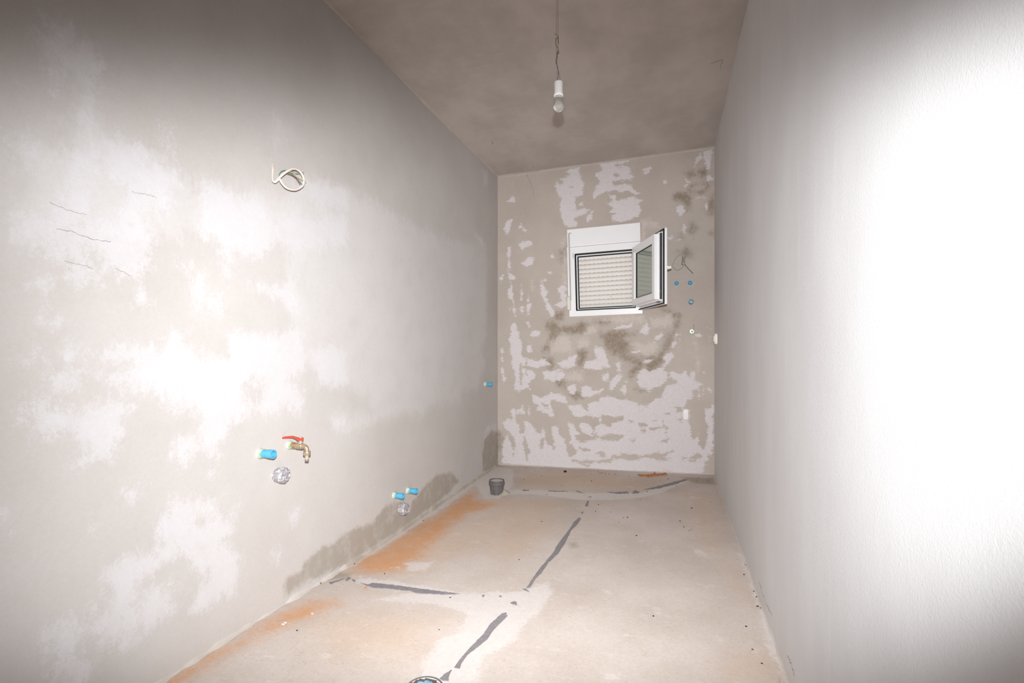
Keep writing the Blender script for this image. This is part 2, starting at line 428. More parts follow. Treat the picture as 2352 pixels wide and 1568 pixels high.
LB += [px('Z8', p) for p in [
 [(620,430),(760,300),(790,440),(720,490)], [(350,350),(510,300),(520,360),(400,370),(240,390)], [(890,550),(980,460),(1020,470),(990,530),(920,570)], [(800,630),(900,580),(910,610),(850,675)],
 [(520,770),(620,760),(580,800)], [(1180,600),(1230,450),(1260,480),(1220,640),(1190,700),(1150,680)], [(1270,540),(1310,500),(1290,590)], [(1560,490),(1620,470),(1640,520),(1580,525)], [(1650,1110),(1700,1090),(1710,1120)],
 [(1080,780),(1190,740),(1190,850),(1100,990),(1060,1060),(1000,1080),(980,1030),(1050,930),(1030,860)],
 [(580,1170),(700,1010),(800,1100),(970,1030),(1080,1080),(1100,1200),(1000,1330),(880,1360),(780,1400),(650,1360),(600,1250)],
 [(20,1170),(110,1100),(160,1150),(80,1220)], [(150,1280),(250,1150),(360,1140),(380,1190),(290,1270),(190,1380),(150,1370)], [(340,1260),(440,1240),(440,1280)], [(330,1390),(400,1310),(430,1390),(390,1480)], [(240,950),(290,930),(340,1080),(280,1060)], [(700,920),(860,890),(830,950),(740,970)],
 [(1000,1568),(1010,1350),(1120,1300),(1230,1300),(1240,1230),(1120,1170),(1160,1080),(1260,1140),(1400,1080),(1440,1160),(1490,1090),(1540,1110),(1570,1260),(1640,1280),(1600,1380),(1520,1400),(1500,1568)],
 [(1610,1380),(1590,1500),(1610,1540),(1620,1400)], [(1670,1310),(1690,1480),(1670,1490)], [(1770,1370),(1810,1390),(1800,1480)]]]
LB += [px('A1', p) for p in [
 [(60,540),(200,470),(260,480),(270,330),(300,290),(330,400),(350,530),(420,690),(470,690),(490,440),(400,360),(340,380),(370,300),(450,255),(490,330),(500,480),(600,560),(750,690),(800,590),(850,720),(870,900),(1000,960),(980,780),(950,580),(1040,590),(1070,690),(1060,730),(1180,800),(1200,890),(1290,850),(1290,780),(1240,680),(1240,530),(1330,560),(1400,700),(1480,720),(1420,560),(1450,520),(1560,530),(1650,660),(1640,760),(1690,660),(1700,560),(1850,520),(1940,620),(1960,1360),(1400,1340),(1000,1320),(640,1300),(300,1270),(100,1220),(70,1130),(110,1100),(100,950),(160,760),(220,690),(120,560)],
 [(620,60),(800,90),(930,10),(1080,30),(1180,100),(1220,190),(1130,170),(1000,130),(920,170),(930,230),(990,430),(940,420),(880,360),(770,340),(700,320),(720,250),(650,200)],
 [(1230,220),(1400,230),(1560,300),(1600,170),(1750,170),(1800,80),(1940,70),(1960,400),(1700,420),(1520,390),(1440,430),(1340,410),(1260,300)], [(525,300),(560,250),(590,320),(550,415)]]]
LB += [px('A2', [(-20,80),(120,60),(250,80),(350,160),(420,110),(540,180),(760,210),(860,110),(1010,60),(1020,-20),(1500,-20),(1530,60),(1380,200),(1340,260),(1440,300),(1450,500),(1480,640),(1490,700),(1520,750),(1600,680),(1630,850),(1670,940),(1720,820),(1760,560),(1700,470),(1720,270),(1810,270),(1840,120),(1840,1000),(1750,1080),(1700,1250),(1660,1360),(1400,1340),(1000,1310),(600,1330),(300,1330),(-20,1340)])]
HB = [px('A2', p) for p in [
 [(0,370),(150,380),(200,420),(350,410),(350,470),(180,490),(150,570),(0,490)], [(0,750),(130,690),(260,680),(380,690),(380,750),(280,800),(230,780),(0,770)], [(470,770),(520,740),(590,770),(540,820)], [(930,780),(1080,770),(1080,830),(990,820)],
 [(790,600),(1000,560),(1020,480),(1060,540),(1110,550),(1080,640),(1060,680),(1040,590),(820,625)], [(640,620),(730,620),(720,650)], [(190,1050),(400,1010),(640,1050),(900,990),(1180,970),(1060,1060),(1240,1080),(880,1120),(660,1080),(450,1110),(250,1080)],
 [(1340,1070),(1600,1020),(1660,1060),(1540,1110),(1340,1100)], [(0,960),(80,1000),(50,1070),(0,1060)], [(-20,1130),(200,1090),(150,1130),(-20,1160)], [(1260,450),(1330,420),(1340,500),(1280,500)], [(1190,220),(1330,240),(1320,320),(1250,320)], [(1060,350),(1140,320),(1120,370)],
 [(590,170),(760,180),(770,230),(600,210)], [(1680,1270),(1800,1230),(1850,1350),(1680,1350)], [(460,470),(530,480),(500,520)], [(860,470),(910,470),(890,500)], [(640,540),(750,545),(700,520)]]]
HB += [px('A1', p) for p in [
 [(200,660),(290,770),(340,930),(310,960),(290,1100),(260,930),(220,800)], [(480,770),(520,860),(560,980),(610,1050),(540,1060),(530,1180),(500,1100),(470,900)], [(750,820),(810,810),(830,970),(770,980),(740,900)], [(1200,890),(1290,890),(1350,980),(1380,1020),(1260,1110),(1230,1050)],
 [(1430,960),(1600,1000),(1500,1010)], [(1720,1050),(1780,1000),(1860,1010),(1870,1080),(1800,1120)], [(1290,1160),(1450,1190),(1550,1160),(1900,1170),(1940,1200),(1600,1230),(1320,1200)], [(1340,730),(1480,720),(1640,760),(1700,700),(1760,780),(1560,850),(1380,830)], [(330,400),(400,360),(490,460),(460,700),(420,700)],
 [(770,180),(880,210),(910,290),(820,250)], [(1450,1230),(1600,1250),(1540,1275)]]]
HB += [px('Z5', [(170,470),(240,430),(310,470),(240,520)]), px('Z7', [(385,800),(410,800),(410,1150),(390,1130)]), px('Z7', [(485,750),(500,750),(500,1010),(485,1000)]), px('Z4', [(1100,560),(1030,540),(1040,600),(1080,590)]), px('Z4', [(1170,630),(1260,630),(1260,660),(1180,655)])]
WB = [px('Z7', [(870,450),(1130,340),(1290,560),(1180,640),(950,620),(900,660)]), px('Z7', [(1300,400),(1530,390),(1520,580),(1320,570)]), px('Z7', [(1140,960),(1420,940),(1400,1080),(1240,1120),(1120,1080)]), px('Z7', [(1480,200),(1660,190),(1650,330),(1450,330)]),
      px('Z8', [(510,630),(580,560),(690,610),(800,600),(960,640),(880,800),(700,830),(560,760)]), px('Z8', [(0,220),(700,170),(760,290),(560,270),(300,280),(0,250)]), px('Z5', [(610,1140),(720,1130),(880,1170),(860,1250),(680,1250),(640,1450),(620,1480)]),
      px('Z8', [(1500,500),(1530,520),(1600,780),(1620,1000),(1590,1150),(1580,1000),(1560,780)]), px('Z8', [(1760,560),(1780,370),(1800,380),(1800,650),(1760,650)]), px('Z6', [(1000,100),(1150,0),(1150,160),(1060,200)]), px('Z6', [(560,730),(630,710),(610,920),(560,850)]),
      px('Z8', [(800,200),(1150,150),(1180,330),(1000,380),(820,380)]), px('Z6', [(1080,240),(1150,220),(1160,900),(1090,780)])]
DB = [px('Z7', p) for p in [
 [(820,130),(1000,100),(1050,200),(1250,200),(1400,110),(1500,170),(1420,350),(1250,360),(1050,320),(900,470),(850,600),(760,600),(870,300),(800,220)], [(760,740),(900,720),(990,840),(900,900)], [(1320,600),(1500,600),(1430,880),(1300,870)], [(980,1090),(1150,1100),(1150,1240),(1000,1180)], [(1270,1260),(1400,1370),(1300,1430),(1160,1330)], [(1590,120),(1853,110),(1853,150),(1700,190)], [(1700,300),(1853,290),(1853,480),(1750,420)]]]
DB += [px('Z8', p) for p in [
 [(80,440),(400,380),(600,430),(620,500),(420,560),(600,610),(500,640),(420,830),(560,880),(700,930),(640,1080),(500,1180),(460,1080),(540,980),(380,880),(200,820),(100,700),(60,600)], [(700,860),(900,830),(1050,640),(1110,480),(1200,400),(1260,250),(1220,430),(1160,640),(1080,800),(1000,990),(800,1110),(740,1000)], [(980,60),(1160,100),(1310,180),(1180,200)], [(540,1370),(720,1390),(640,1440)]]]
DB += [px('Z5', p) for p in [
 [(1260,430),(1380,400),(1400,470),(1340,520)], [(1470,400),(1590,390),(1620,470),(1500,500)], [(1090,780),(1170,710),(1300,720),(1380,800),(1340,980),(1280,1000),(1220,880),(1110,860)], [(1600,1060),(1620,850),(1720,640),(1720,1100)], [(1280,1290),(1370,1190),(1440,1280),(1380,1380),(1300,1350)], [(1620,1340),(1720,1290),(1720,1400)], [(1160,1390),(1210,1350),(1240,1410)],
 [(1310,660),(1360,610),(1470,580),(1600,590),(1620,640),(1570,720),(1470,750),(1350,720),(1330,690),(1460,720),(1560,690),(1590,630),(1470,605),(1380,630),(1340,670)]]]
DB += [px('A1', [(-20,650),(60,700),(120,820),(90,950),(40,1000),(-20,1300)]), px('Z6', [(1030,260),(1160,200),(1150,350),(1060,420)]), px('Z6', [(950,1250),(1100,1230),(1100,1400),(900,1430)]), px('K2', [(230,100),(330,50),(420,80),(420,150),(330,170)])]
bw = lambda polys: [[(back(u, v).x, back(u, v).z) for u, v in p] for p in polys]
LBw, HBw, WBw, DBw = bw(LB), bw(HB), bw(WB), bw(DB)

# ---- left wall patches
LL = [px('L1', p) for p in [
 [(360,180),(490,140),(500,290),(440,330),(520,310),(600,290),(640,360),(740,400),(750,450),(660,500),(620,540),(590,500),(480,440),(380,400),(300,310)], [(330,460),(400,430),(420,480),(350,520)], [(330,600),(400,600),(420,670)],
 [(490,700),(590,700),(640,960),(560,940),(520,800)], [(110,950),(220,930),(330,1050),(320,1130),(220,1110),(140,1040)], [(430,1000),(560,960),(670,1000),(670,1160),(620,1250),(640,1400),(560,1580),(120,1580),(140,1480),(330,1440),(330,1320),(440,1180)],
 [(720,920),(800,890),(880,920),(1010,980),(1010,1080),(1230,1120),(1240,1240),(1150,1310),(1200,1360),(1020,1450),(860,1580),(700,1580),(830,1300),(740,1180),(700,1050)], [(1080,830),(1170,910),(1200,1080),(1120,1060),(1070,960)],
 [(1330,1240),(1460,1240),(1740,1340),(1830,1440),(2000,1400),(2020,1500),(2323,1450),(2323,1580),(1370,1580),(1350,1450)], [(2020,1210),(2150,1200),(2300,1250),(2323,1400),(2100,1380)]]]
LL += [px('L2', p) for p in [
 [(130,-10),(560,-10),(1000,20),(1050,140),(1000,330),(880,420),(760,380),(690,420),(600,450),(500,420),(460,340),(330,230),(190,160),(130,90)], [(1370,-10),(2323,-10),(2323,200),(2000,230),(1840,200),(1720,270),(1590,260),(1560,420),(1500,430),(1450,340),(1460,180)],
 [(900,480),(970,470),(1000,560),(960,600),(910,540)], [(1280,380),(1360,380),(1370,500),(1380,640),(1310,630),(1290,520)], [(1380,540),(1480,520),(1510,580),(1480,650),(1410,620)], [(1670,430),(1850,430),(1980,410),(2010,600),(1930,620),(1850,560),(1720,480)],
 [(1160,310),(1270,320),(1240,350)], [(220,430),(320,420),(300,450)], [(320,700),(400,710),(380,740)], [(1170,125),(1200,120),(1190,150)],
 [(420,860),(540,850),(660,880),(850,860),(930,850),(1080,870),(1150,790),(1230,770),(1180,850),(1260,890),(1300,920),(1420,910),(1520,890),(1500,740),(1580,740),(1660,790),(1900,720),(2000,760),(2040,880),(2040,1000),(1940,1080),(2040,1150),(2020,1300),(1900,1280),(1740,1320),(1560,1370),(1520,1460),(1450,1540),(1380,1540),(1300,1440),(1320,1320),(1180,1280),(1040,1270),(1030,1200),(900,1150),(780,1100),(680,1080),(560,1100),(530,1140),(400,1120),(250,1160),(340,1060),(440,1000),(640,960),(440,960)],
 [(250,1180),(340,1160),(360,1250),(480,1290),(640,1260),(740,1230),(880,1250),(800,1330),(810,1440),(740,1580),(560,1580),(540,1480),(440,1420),(340,1400),(240,1450),(160,1290)], [(1200,1480),(1280,1440),(1460,1580),(1150,1580)], [(110,930),(280,930),(160,960)],
 [(2080,900),(2200,850),(2323,900),(2323,1110),(2130,1120),(2110,1000)], [(2200,1340),(2280,1310),(2323,1340),(2323,1420),(2220,1400)]]]
LL += [px('L3', p) for p in [
 [(470,100),(580,30),(740,0),(640,60),(490,125)], [(1170,20),(1300,0),(1310,60),(1230,100),(1180,80)], [(1370,160),(1440,120),(1450,170),(1380,210)], [(830,310),(930,240),(920,300),(860,340)],
 [(1050,450),(1160,350),(1260,310),(1450,350),(1470,470),(1540,480),(1540,560),(1500,600),(1560,680),(1600,740),(1600,880),(1550,960),(1330,1080),(1270,1080),(1310,960),(1390,880),(1290,780),(1240,680),(1180,680),(1150,720),(1000,820),(900,880),(870,980),(880,1100),(850,1310),(720,1310),(560,1580),(380,1580),(360,1430),(290,1340),(330,1220),(470,1150),(610,1170),(600,1090),(740,1060),(690,900),(690,800),(830,740),(1030,700),(1080,640),(1030,550)],
 [(960,960),(1130,880),(1190,940),(1150,1080),(1000,1180),(930,1130)], [(1540,400),(1580,380),(1570,460),(1530,470)], [(-60,430),(50,430),(60,560),(20,610),(-60,610)], [(610,540),(670,540),(640,560)], [(1810,700),(1870,700),(1840,750)], [(1940,450),(1990,450),(1970,480)]]]
LL += [px('L4', p) for p in [[(1600,350),(1660,380),(1650,490),(1610,490)], [(1520,900),(1600,950),(1610,1030),(1560,1020)]]]
LL += [px('L5', [(1620,1370),(1625,1290),(1660,1250),(1720,1240),(1720,1275),(1670,1280),(1640,1300)])]
HL = [px('L2', [(610,250),(660,280),(640,340)]), px('L2', [(650,1010),(720,960),(890,950),(860,1020),(760,1060)]), px('L2', [(1640,1120),(1780,1110),(1740,1190),(1660,1210)]), px('L3', [(560,1240),(610,1230),(640,1250),(590,1400),(540,1400)]), px('L1', [(620,1240),(690,1200),(720,1330),(650,1400)]), px('L3', [(1320,480),(1430,475),(1430,490),(1330,495)])]
WL = [px('L5', [(-160,-20),(1640,-20),(1640,440),(1600,560),(1640,700),(1550,950),(1430,920),(1400,1040),(1200,1080),(1050,1170),(900,1160),(700,1230),(500,1310),(300,1290),(220,1200),(280,1130),(600,1130),(560,1000),(300,900),(130,880),(60,760),(-100,700)]), px('L4', [(-160,400),(100,420),(420,480),(700,680),(1100,880),(1400,980),(1640,1000),(1640,1600),(-160,1600)]), px('L1', [(1830,770),(1950,830),(1970,920),(1900,960),(1800,1060),(1810,930)]), px('L1', [(420,150),(620,300),(660,600),(700,900),(1000,960),(1300,1200),(2300,1300),(2323,1600),(120,1600),(100,900),(400,900),(450,600),(300,300)])]
DL = [px('L6', [(330,1300),(360,1200),(480,1150),(500,1080),(600,1000),(690,910),(770,920),(850,820),(1000,780),(1100,740),(1200,610),(1290,560),(1330,560),(1420,640),(1440,560),(1510,470),(1560,420),(1650,330),(1790,310),(1850,390),(1750,520),(1450,740),(1170,930),(930,1090),(700,1190),(500,1290),(390,1380),(330,1390)]), px('L5', [(1620,1370),(1680,1290),(1740,1310),(1750,1700),(1600,1660),(1600,1500)])]
lw = lambda polys: [[(left(u, v).y, left(u, v).z) for u, v in p] for p in polys]
LLw, HLw, WLw, DLw = lw(LL), lw(HL), lw(WL), lw(DL)

# ---- floor patches
FO = [px('L6', [(1900,500),(2010,470),(2000,540),(2180,590),(1900,700),(1600,980),(1420,1170),(1250,1190),(960,1190),(880,1100),(1150,960),(1400,810),(1700,640)]), px('L6', [(200,1580),(400,1480),(560,1420),(800,1390),(800,1430),(600,1490),(500,1580)]), px('L3', [(1000,1620),(1200,1480),(1560,1290),(1800,1140),(2000,1050),(2280,1000),(2270,1040),(2100,1130),(1800,1250),(1500,1400),(1200,1620)])]
FT = [px('F2', [(250,110),(800,100),(1300,170),(1650,220),(1500,280),(700,290),(250,250),(230,170)]), px('F3', [(1650,50),(1780,200),(1800,380),(1720,330),(1650,150)]), px('L6', [(2180,590),(2315,700),(2200,900),(1700,1100),(1400,1200),(1600,900)]), px('F2', [(-100,350),(700,420),(600,700),(300,1000),(-100,1000)]), px('F2', [(1900,300),(2300,350),(2340,900),(2200,1000),(2000,600)]), px('F3', [(1600,800),(2000,700),(2000,930),(1700,930)]), px('F1', [(200,600),(900,560),(1500,620),(1300,1000),(500,1000)])]
FL = [px('F1', [(850,460),(1200,390),(1640,400),(2100,380),(2350,340),(2350,590),(2200,600),(2100,850),(1900,950),(1700,1300),(1250,1300),(1300,1000),(1420,820),(1640,740),(1720,600),(1550,540),(1400,500),(1150,480)])]
FL += [px('F3', p) for p in [[(0,480),(100,350),(300,320),(480,230),(500,330),(440,430),(300,540),(260,650),(120,720),(0,800)], [(830,310),(890,310),(870,335)], [(1170,460),(1220,445),(1240,475),(1180,480)], [(1070,475),(1150,480),(1120,500)], [(1565,610),(1650,610),(1690,680),(1610,670)], [(800,720),(930,740),(900,760)], [(835,870),(940,880),(930,920),(860,910)], [(1490,265),(1560,270),(1530,300)], [(1440,25),(1500,40),(1560,90),(1460,65)], [(1760,60),(1800,60),(2040,700),(2150,940),(2060,940),(1960,700)]]]
FL += [px('L6', p) for p in [[(1390,1090),(1650,1070),(1560,1160),(1400,1160)], [(1270,1130),(1340,1120),(1330,1140)], [(1950,400),(1450,760),(1180,930),(940,1090),(700,1160),(500,1290),(520,1320),(740,1180),(960,1110),(1200,960),(1450,790),(1720,620),(1980,430)], [(1930,380),(2090,260),(2315,290),(2315,430),(2200,540),(2060,540),(2010,460)], [(1000,1200),(1850,1340),(2315,1350),(2315,1380),(1700,1370),(1300,1320),(1100,1290),(950,1250)]]]
FL += [px('F2', p) for p in [[(80,290),(540,300),(1000,330),(1500,320),(1950,190),(2000,200),(1700,330),(1400,390),(900,400),(400,340),(100,340)], [(1110,1330),(1190,1330),(1180,1370),(1120,1365)], [(2120,1270),(2220,1280),(2170,1330)], [(2040,940),(2200,990),(2100,985)], [(2000,350),(2120,370),(2000,390)]]]
FD = [px('L6', [(700,1130),(950,1180),(900,1230),(640,1260),(560,1240)]), px('F2', [(700,830),(860,830),(880,900),(760,920)]), px('F2', [(1880,150),(2250,170),(2300,240),(2050,230)])]
fw = lambda polys: [[(floorp(u, v).x, floorp(u, v).y) for u, v in p] for p in polys]
FOw, FTw, FLw, FDw = fw(FO), fw(FT), fw(FL), fw(FD)

# ------------------------------------------------------------------ the room
WCX, WCZ, WW, WH, WROT = -0.517, CAMH + 0.655, 0.608, 0.748, math.radians(1.5)
def in_window(X, Z, m):
    c, s = math.cos(WROT), math.sin(WROT); a = (X - WCX) * c + (Z - WCZ) * s; b = -(X - WCX) * s + (Z - WCZ) * c
    return (np.abs(a) < WW / 2 - m) & (b < WH / 2 - m) & (b > -WH / 2 + m)
DRAIN = floorp(974, 1582)
zt = lambda A: CAMH + 0.3645 * YB + KS * (A - XL)
zb = lambda A: CAMH - 1.0487 + KS * (A - XL)
def f_back(A, B): return np.stack([A, YB + wob(A, B, 3, .004, 1), B], -1)
wall_back = grid('wall_back', np.linspace(XL - .03, XR + .03, 265), np.linspace(-.06, 2.72, 390), f_back, 'wall_back',
    keep=lambda a, b: ~in_window(a, b, .035),
    attrs={'light': lambda A, B: np.minimum(sdf(A, B, LBw), -sdf(A, B, HBw)), 'weak': lambda A, B: sdf(A, B, WBw), 'dark': lambda A, B: sdf(A, B, DBw)})
ycoord = np.concatenate([np.linspace(YF, .6, 14)[:-1], np.linspace(.6, YB + .02, 370)])
def f_left(A, B): return np.stack([XL + wob(A, B, 2.5, .006, 2) * np.clip((YB - A) * 2, 0, 1), A, B], -1)
wall_left = grid('wall_left', ycoord, np.linspace(-.06, 2.70, 270), f_left, 'wall_left', flip=True,
    attrs={'light': lambda A, B: np.minimum(sdf(A, B, LLw), -sdf(A, B, HLw)), 'weak': lambda A, B: sdf(A, B, WLw), 'dark': lambda A, B: sdf(A, B, DLw)})
def f_right(A, B): return np.stack([XR + wob(A, B, 2.5, .004, 3) * np.clip((YB - A) * 2, 0, 1), A, B], -1)
wall_right = grid('wall_right', np.linspace(YF, YB + .02, 220), np.linspace(-.06, 2.72, 120), f_right, 'wall_right')
def f_floor(A, B):
    t = np.clip((2.4 - B) / 1.3, 0, 1); t = t * t * (3 - 2 * t); s = np.clip((-.55 - A) / .9, 0, 1)
    return np.stack([A, B, zb(A) + .04 * t * s + wob(A, B, 7, .0012, 4)], -1)
fy = np.concatenate([np.linspace(YF, .9, 14)[:-1], np.linspace(.9, YB + .02, 420)])
floor = grid('floor', np.linspace(XL - .03, XR + .03, 235), fy, f_floor, 'floor',
    keep=lambda a, b: (a - DRAIN.x) ** 2 + (b - DRAIN.y) ** 2 > .050 ** 2,
    attrs={'light': lambda A, B: sdf(A, B, FLw), 'orange': lambda A, B: sdf(A, B, FOw), 'tan': lambda A, B: sdf(A, B, FTw), 'dark': lambda A, B: sdf(A, B, FDw)})
def f_ceil(A, B): return np.stack([A, B, zt(A) + wob(A, B, 3, .004, 5)], -1)
ceiling = grid('ceiling', np.linspace(XL - .03, XR + .03, 60), np.linspace(YF, YB + .03, 150), f_ceil, 'ceiling', flip=True)
wall_front = grid('wall_front', np.linspace(XL - .03, XR + .03, 20), np.linspace(-.06, 2.72, 24), lambda A, B: np.stack([A, np.full(A.shape, YF), B], -1), 'wall_right', flip=True,
    keep=lambda a, b: ~((a > -1.0) & (a < -.12) & (b < 2.08)))      # unseen opening added behind the camera so bounced light escapes

def strip_along(name, pts, rad, mat, nrm_a, nrm_b, jit=.3, seg=5):
    """irregular fillet filling the corner between two surfaces, along pts"""
    v, f = [], []
    for i, p in enumerate(pts):
        r = rad * (1 + jit * noise.noise(p * 9) + jit * .7 * noise.noise(p * 31))
        for k in range(seg + 1):
            a = math.pi / 2 * k / seg; sag = 1 - .5 * math.sin(2 * a)
            q = 1 + .12 * noise.noise((p + nrm_a * k * .03) * 60)
            v.append(p + nrm_a * (r * math.cos(a) * sag * q) + nrm_b * (r * math.sin(a) * sag * q) - (nrm_a + nrm_b) * .002)
    for i in range(len(pts) - 1):
        for k in range(seg):
            a = i * (seg + 1) + k; f.append((a, a + seg + 1, a + seg + 2, a + 1))
    o = mesh(name, v, f, mat, smooth=60); o['kind'] = 'structure'; return o
EX, EY, EZ = Vector((1, 0, 0)), Vector((0, 1, 0)), Vector((0, 0, 1))
ys = [YF + .02 + (YB - YF - .03) * i / 260 for i in range(261)]
strip_along('trim_1', [Vector((XL, y, zfloor(XL, y))) for y in ys if y < 2.05], .020, 'mortar', EX, EZ, .75)
strip_along('trim_2', [Vector((XL, y, zfloor(XL, y))) for y in ys if y >= 2.03], .020, 'mortar_damp', EX, EZ, .6)
strip_along('trim_3', [Vector((XR, y, zfloor(XR, y))) for y in ys], .014, 'mortar', -EX, EZ)
strip_along('trim_4', [Vector((XL, y, zceil(XL))) for y in ys], .016, 'bead', EX, -EZ, .2)
xs = [XL + (XR - XL) * i / 90 for i in range(91)]
strip_along('trim_5', [Vector((x, YB, zceil(x))) for x in xs], .020, 'bead', -EY, -EZ, .15)
strip_along('trim_6', [Vector((x, YB, zfloor(x))) for x in xs], .014, 'mortar', -EY, EZ)

# cracks in the plaster, threads on the ceiling: thin tubes, parts of their surface
def crack_or_thread(z, pts, fn, parent, r=.0005, jit=7):
    P = px(z, pts); out = []
    for i in range(len(P) - 1):
        for k in range(jit):
            t = k / jit; out.append((P[i][0] + (P[i + 1][0] - P[i][0]) * t + random.uniform(-1, 1), P[i][1] + (P[i + 1][1] - P[i][1]) * t + random.uniform(-1.6, 1.6)))
    out.append(P[-1])
    W = [fn(u, v, .0001) for u, v in out]
    G().tube(W, [r * random.uniform(.4, 1.2) for _ in W], 5).build('crack_or_thread', 'crack_or_thread', parent)
crack_or_thread('L1', [(330,1350),(380,1370),(450,1400),(520,1420),(580,1430)], left, wall_left)
crack_or_thread('L1', [(880,1280),(930,1290),(1010,1300),(1045,1320)], left, wall_left, .0006)
crack_or_thread('L2', [(380,75),(480,90),(560,125),(660,150),(740,158)], left, wall_left, .0007)
crack_or_thread('L2', [(430,290),(560,315),(620,340)], left, wall_left, .0006)
crack_or_thread('L2', [(770,335),(820,360),(870,385)], left, wall_left, .0006)
crack_or_thread('L3', [(950,1490),(1040,1400),(1100,1350),(1180,1340)], left, wall_left, .0016)
crack_or_thread('L3', [(1500,1190),(1600,1140),(1640,1120)], left, wall_left, .0012)
crack_or_thread('Z4', [(490,410),(540,520),(590,640),(620,790)], back, wall_back, .0012)
crack_or_thread('Z4', [(310,425),(490,400),(700,375)], lambda u, v, o: back(u, v, .012), wall_back, .0012)
crack_or_thread('F3', [(1870,770),(1940,780),(1950,770),(2020,805),(2030,935)], floorp, floor, .0009)
crack_or_thread('F3', [(1860,450),(1890,490),(1880,520),(1830,550)], floorp, floor, .0006)
crack_or_thread('F3', [(1890,260),(1870,340),(1800,375)], floorp, floor, .0006)
crack_or_thread('F3', [(2085,750),(2110,810),(2130,890)], lambda u, v, o: right(u, v, .002), wall_right, .0016)
crack_or_thread('F3', [(1890,250),(1905,300),(1940,400),(1980,480)], lambda u, v, o: right(u, v, .002), wall_right, .0009)
crack_or_thread('F3', [(2230,190),(2200,250),(2185,290)], right, wall_right, .0007)
for pts in ([(2190,345),(2258,325),(2250,350),(2245,372)], [(1765,800),(1785,800),(1780,812)], [(1010,775),(1016,770),(1012,782)], [(1230,890),(1236,898),(1228,906)]):
    crack_or_thread('CE', pts, ceilp, ceiling, .0014, 3)  # dark hair-like threads on the ceiling, drawn with the same thin tube

# exposed brick at the foot of the back wall
p = px('A2', [(600,1340),(700,1352),(850,1340),(880,1300),(905,1340),(1020,1330),(1060,1310),(1085,1350),(900,1370),(780,1388),(650,1374)])
G().prism([floorp(u, v, .006) for u, v in p], (0, 0, -.02)).build('exposed_brick', 'brick', floor, smooth=0, label='orange brick showing at the foot of the back wall')

# ------------------------------------------------------------------ window with open sash and roller shutter
wc, ws = math.cos(WROT), math.sin(WROT)
def wf(p):                                            # window frame: x along the wall, y into the wall, z up
    return Vector((WCX + p[0] * wc - p[2] * ws, YB + p[1], WCZ + p[0] * ws + p[2] * wc))
win = bpy.data.objects.new('window_1', None); C.objects.link(win)
win.location = wf((0, 0, -WH / 2)); win['kind'] = 'structure'
win['label'] = 'small white window with shutter box, lowered roller shutter and sash swung open'
L_, R_, B_, T_ = -.304, .304, -.374, .22
OX0, OX1, OZ0, OZ1 = -.240, .248, -.321, .156         # outer rebate
IX0, IX1, IZ0, IZ1 = -.222, .232, -.303, .138         # clear opening
g = G(); SX0, SX1, SZ0, SZ1 = L_ + .012, L_ + .034, .337, .345
g.box(L_, SX0, -.018, .06, .222, .374, wf); g.box(SX1, R_, -.018, .06, .222, .374, wf)
g.box(SX0, SX1, -.018, .06, .222, SZ0, wf); g.box(SX0, SX1, -.018, .06, SZ1, .374, wf); bx = g.build('shutter_box', 'pvc', win, smooth=0)
G().box(L_ + .006, R_ - .004, -.0215, -.018, .232, .2345, wf).build('box_seam', 'pvc', bx, smooth=0)
G().box(SX0, SX1, .05, .06, SZ0, SZ1, wf).build('strap_slot', 'pvc', bx, smooth=0)
g = G()
for (x0, x1, z0, z1) in ((L_, OX0, B_, T_), (OX1, R_, B_, T_), (OX0, OX1, B_, OZ0), (OX0, OX1, OZ1, T_)): g.box(x0, x1, -.012, .075, z0, z1, wf)
fr_ = g.build('frame', 'pvc', win, smooth=0)
g = G()
for (x0, x1, z0, z1) in ((OX0, IX0, OZ0, OZ1), (IX1, OX1, OZ0, OZ1), (IX0, IX1, OZ0, IZ0), (IX0, IX1, IZ1, OZ1)): g.box(x0, x1, .022, .075, z0, z1, wf)
g.build('frame_stop', 'pvc', fr_, smooth=0)
g = G()
for (x0, x1, z0, z1) in ((OX0 - .004, OX1 + .004, OZ1 - .004, OZ1 + .006), (OX0 - .004, OX1 + .004, OZ0 - .006, OZ0 + .004), (OX0 - .006, OX0 + .004, OZ0, OZ1), (OX1 - .004, OX1 + .006, OZ0, OZ1)): g.box(x0, x1, -.016, .01, z0, z1, wf)
g.build('gasket', 'rubber', fr_, smooth=0)
g = G()
for (x0, x1, z0, z1) in ((IX0 - .005, IX1 + .005, IZ1 - .003, IZ1 + .006), (IX0 - .005, IX1 + .005, IZ0 - .006, IZ0 + .003), (IX0 - .006, IX0 + .003, IZ0, IZ1), (IX1 - .003, IX1 + .006, IZ0, IZ1)): g.box(x0, x1, .017, .03, z0, z1, wf)
g.build('gasket', 'rubber', fr_, smooth=0)
g = G()
for (x0, x1, z0, z1) in ((OX0 - .020, OX1 + .012, OZ1 + .016, OZ1 + .018), (OX0 - .020, OX0 - .018, OZ0 - .01, OZ1 + .018)): g.box(x0, x1, -.0128, -.011, z0, z1, wf)
g.build('frame_groove', 'pvc', fr_, smooth=0)
G().box(OX0 - .020, OX0 - .015, -.014, -.010, OZ1 - .03, OZ1 + .012, wf).build('hinge_plate', 'hinge', fr_, smooth=0)
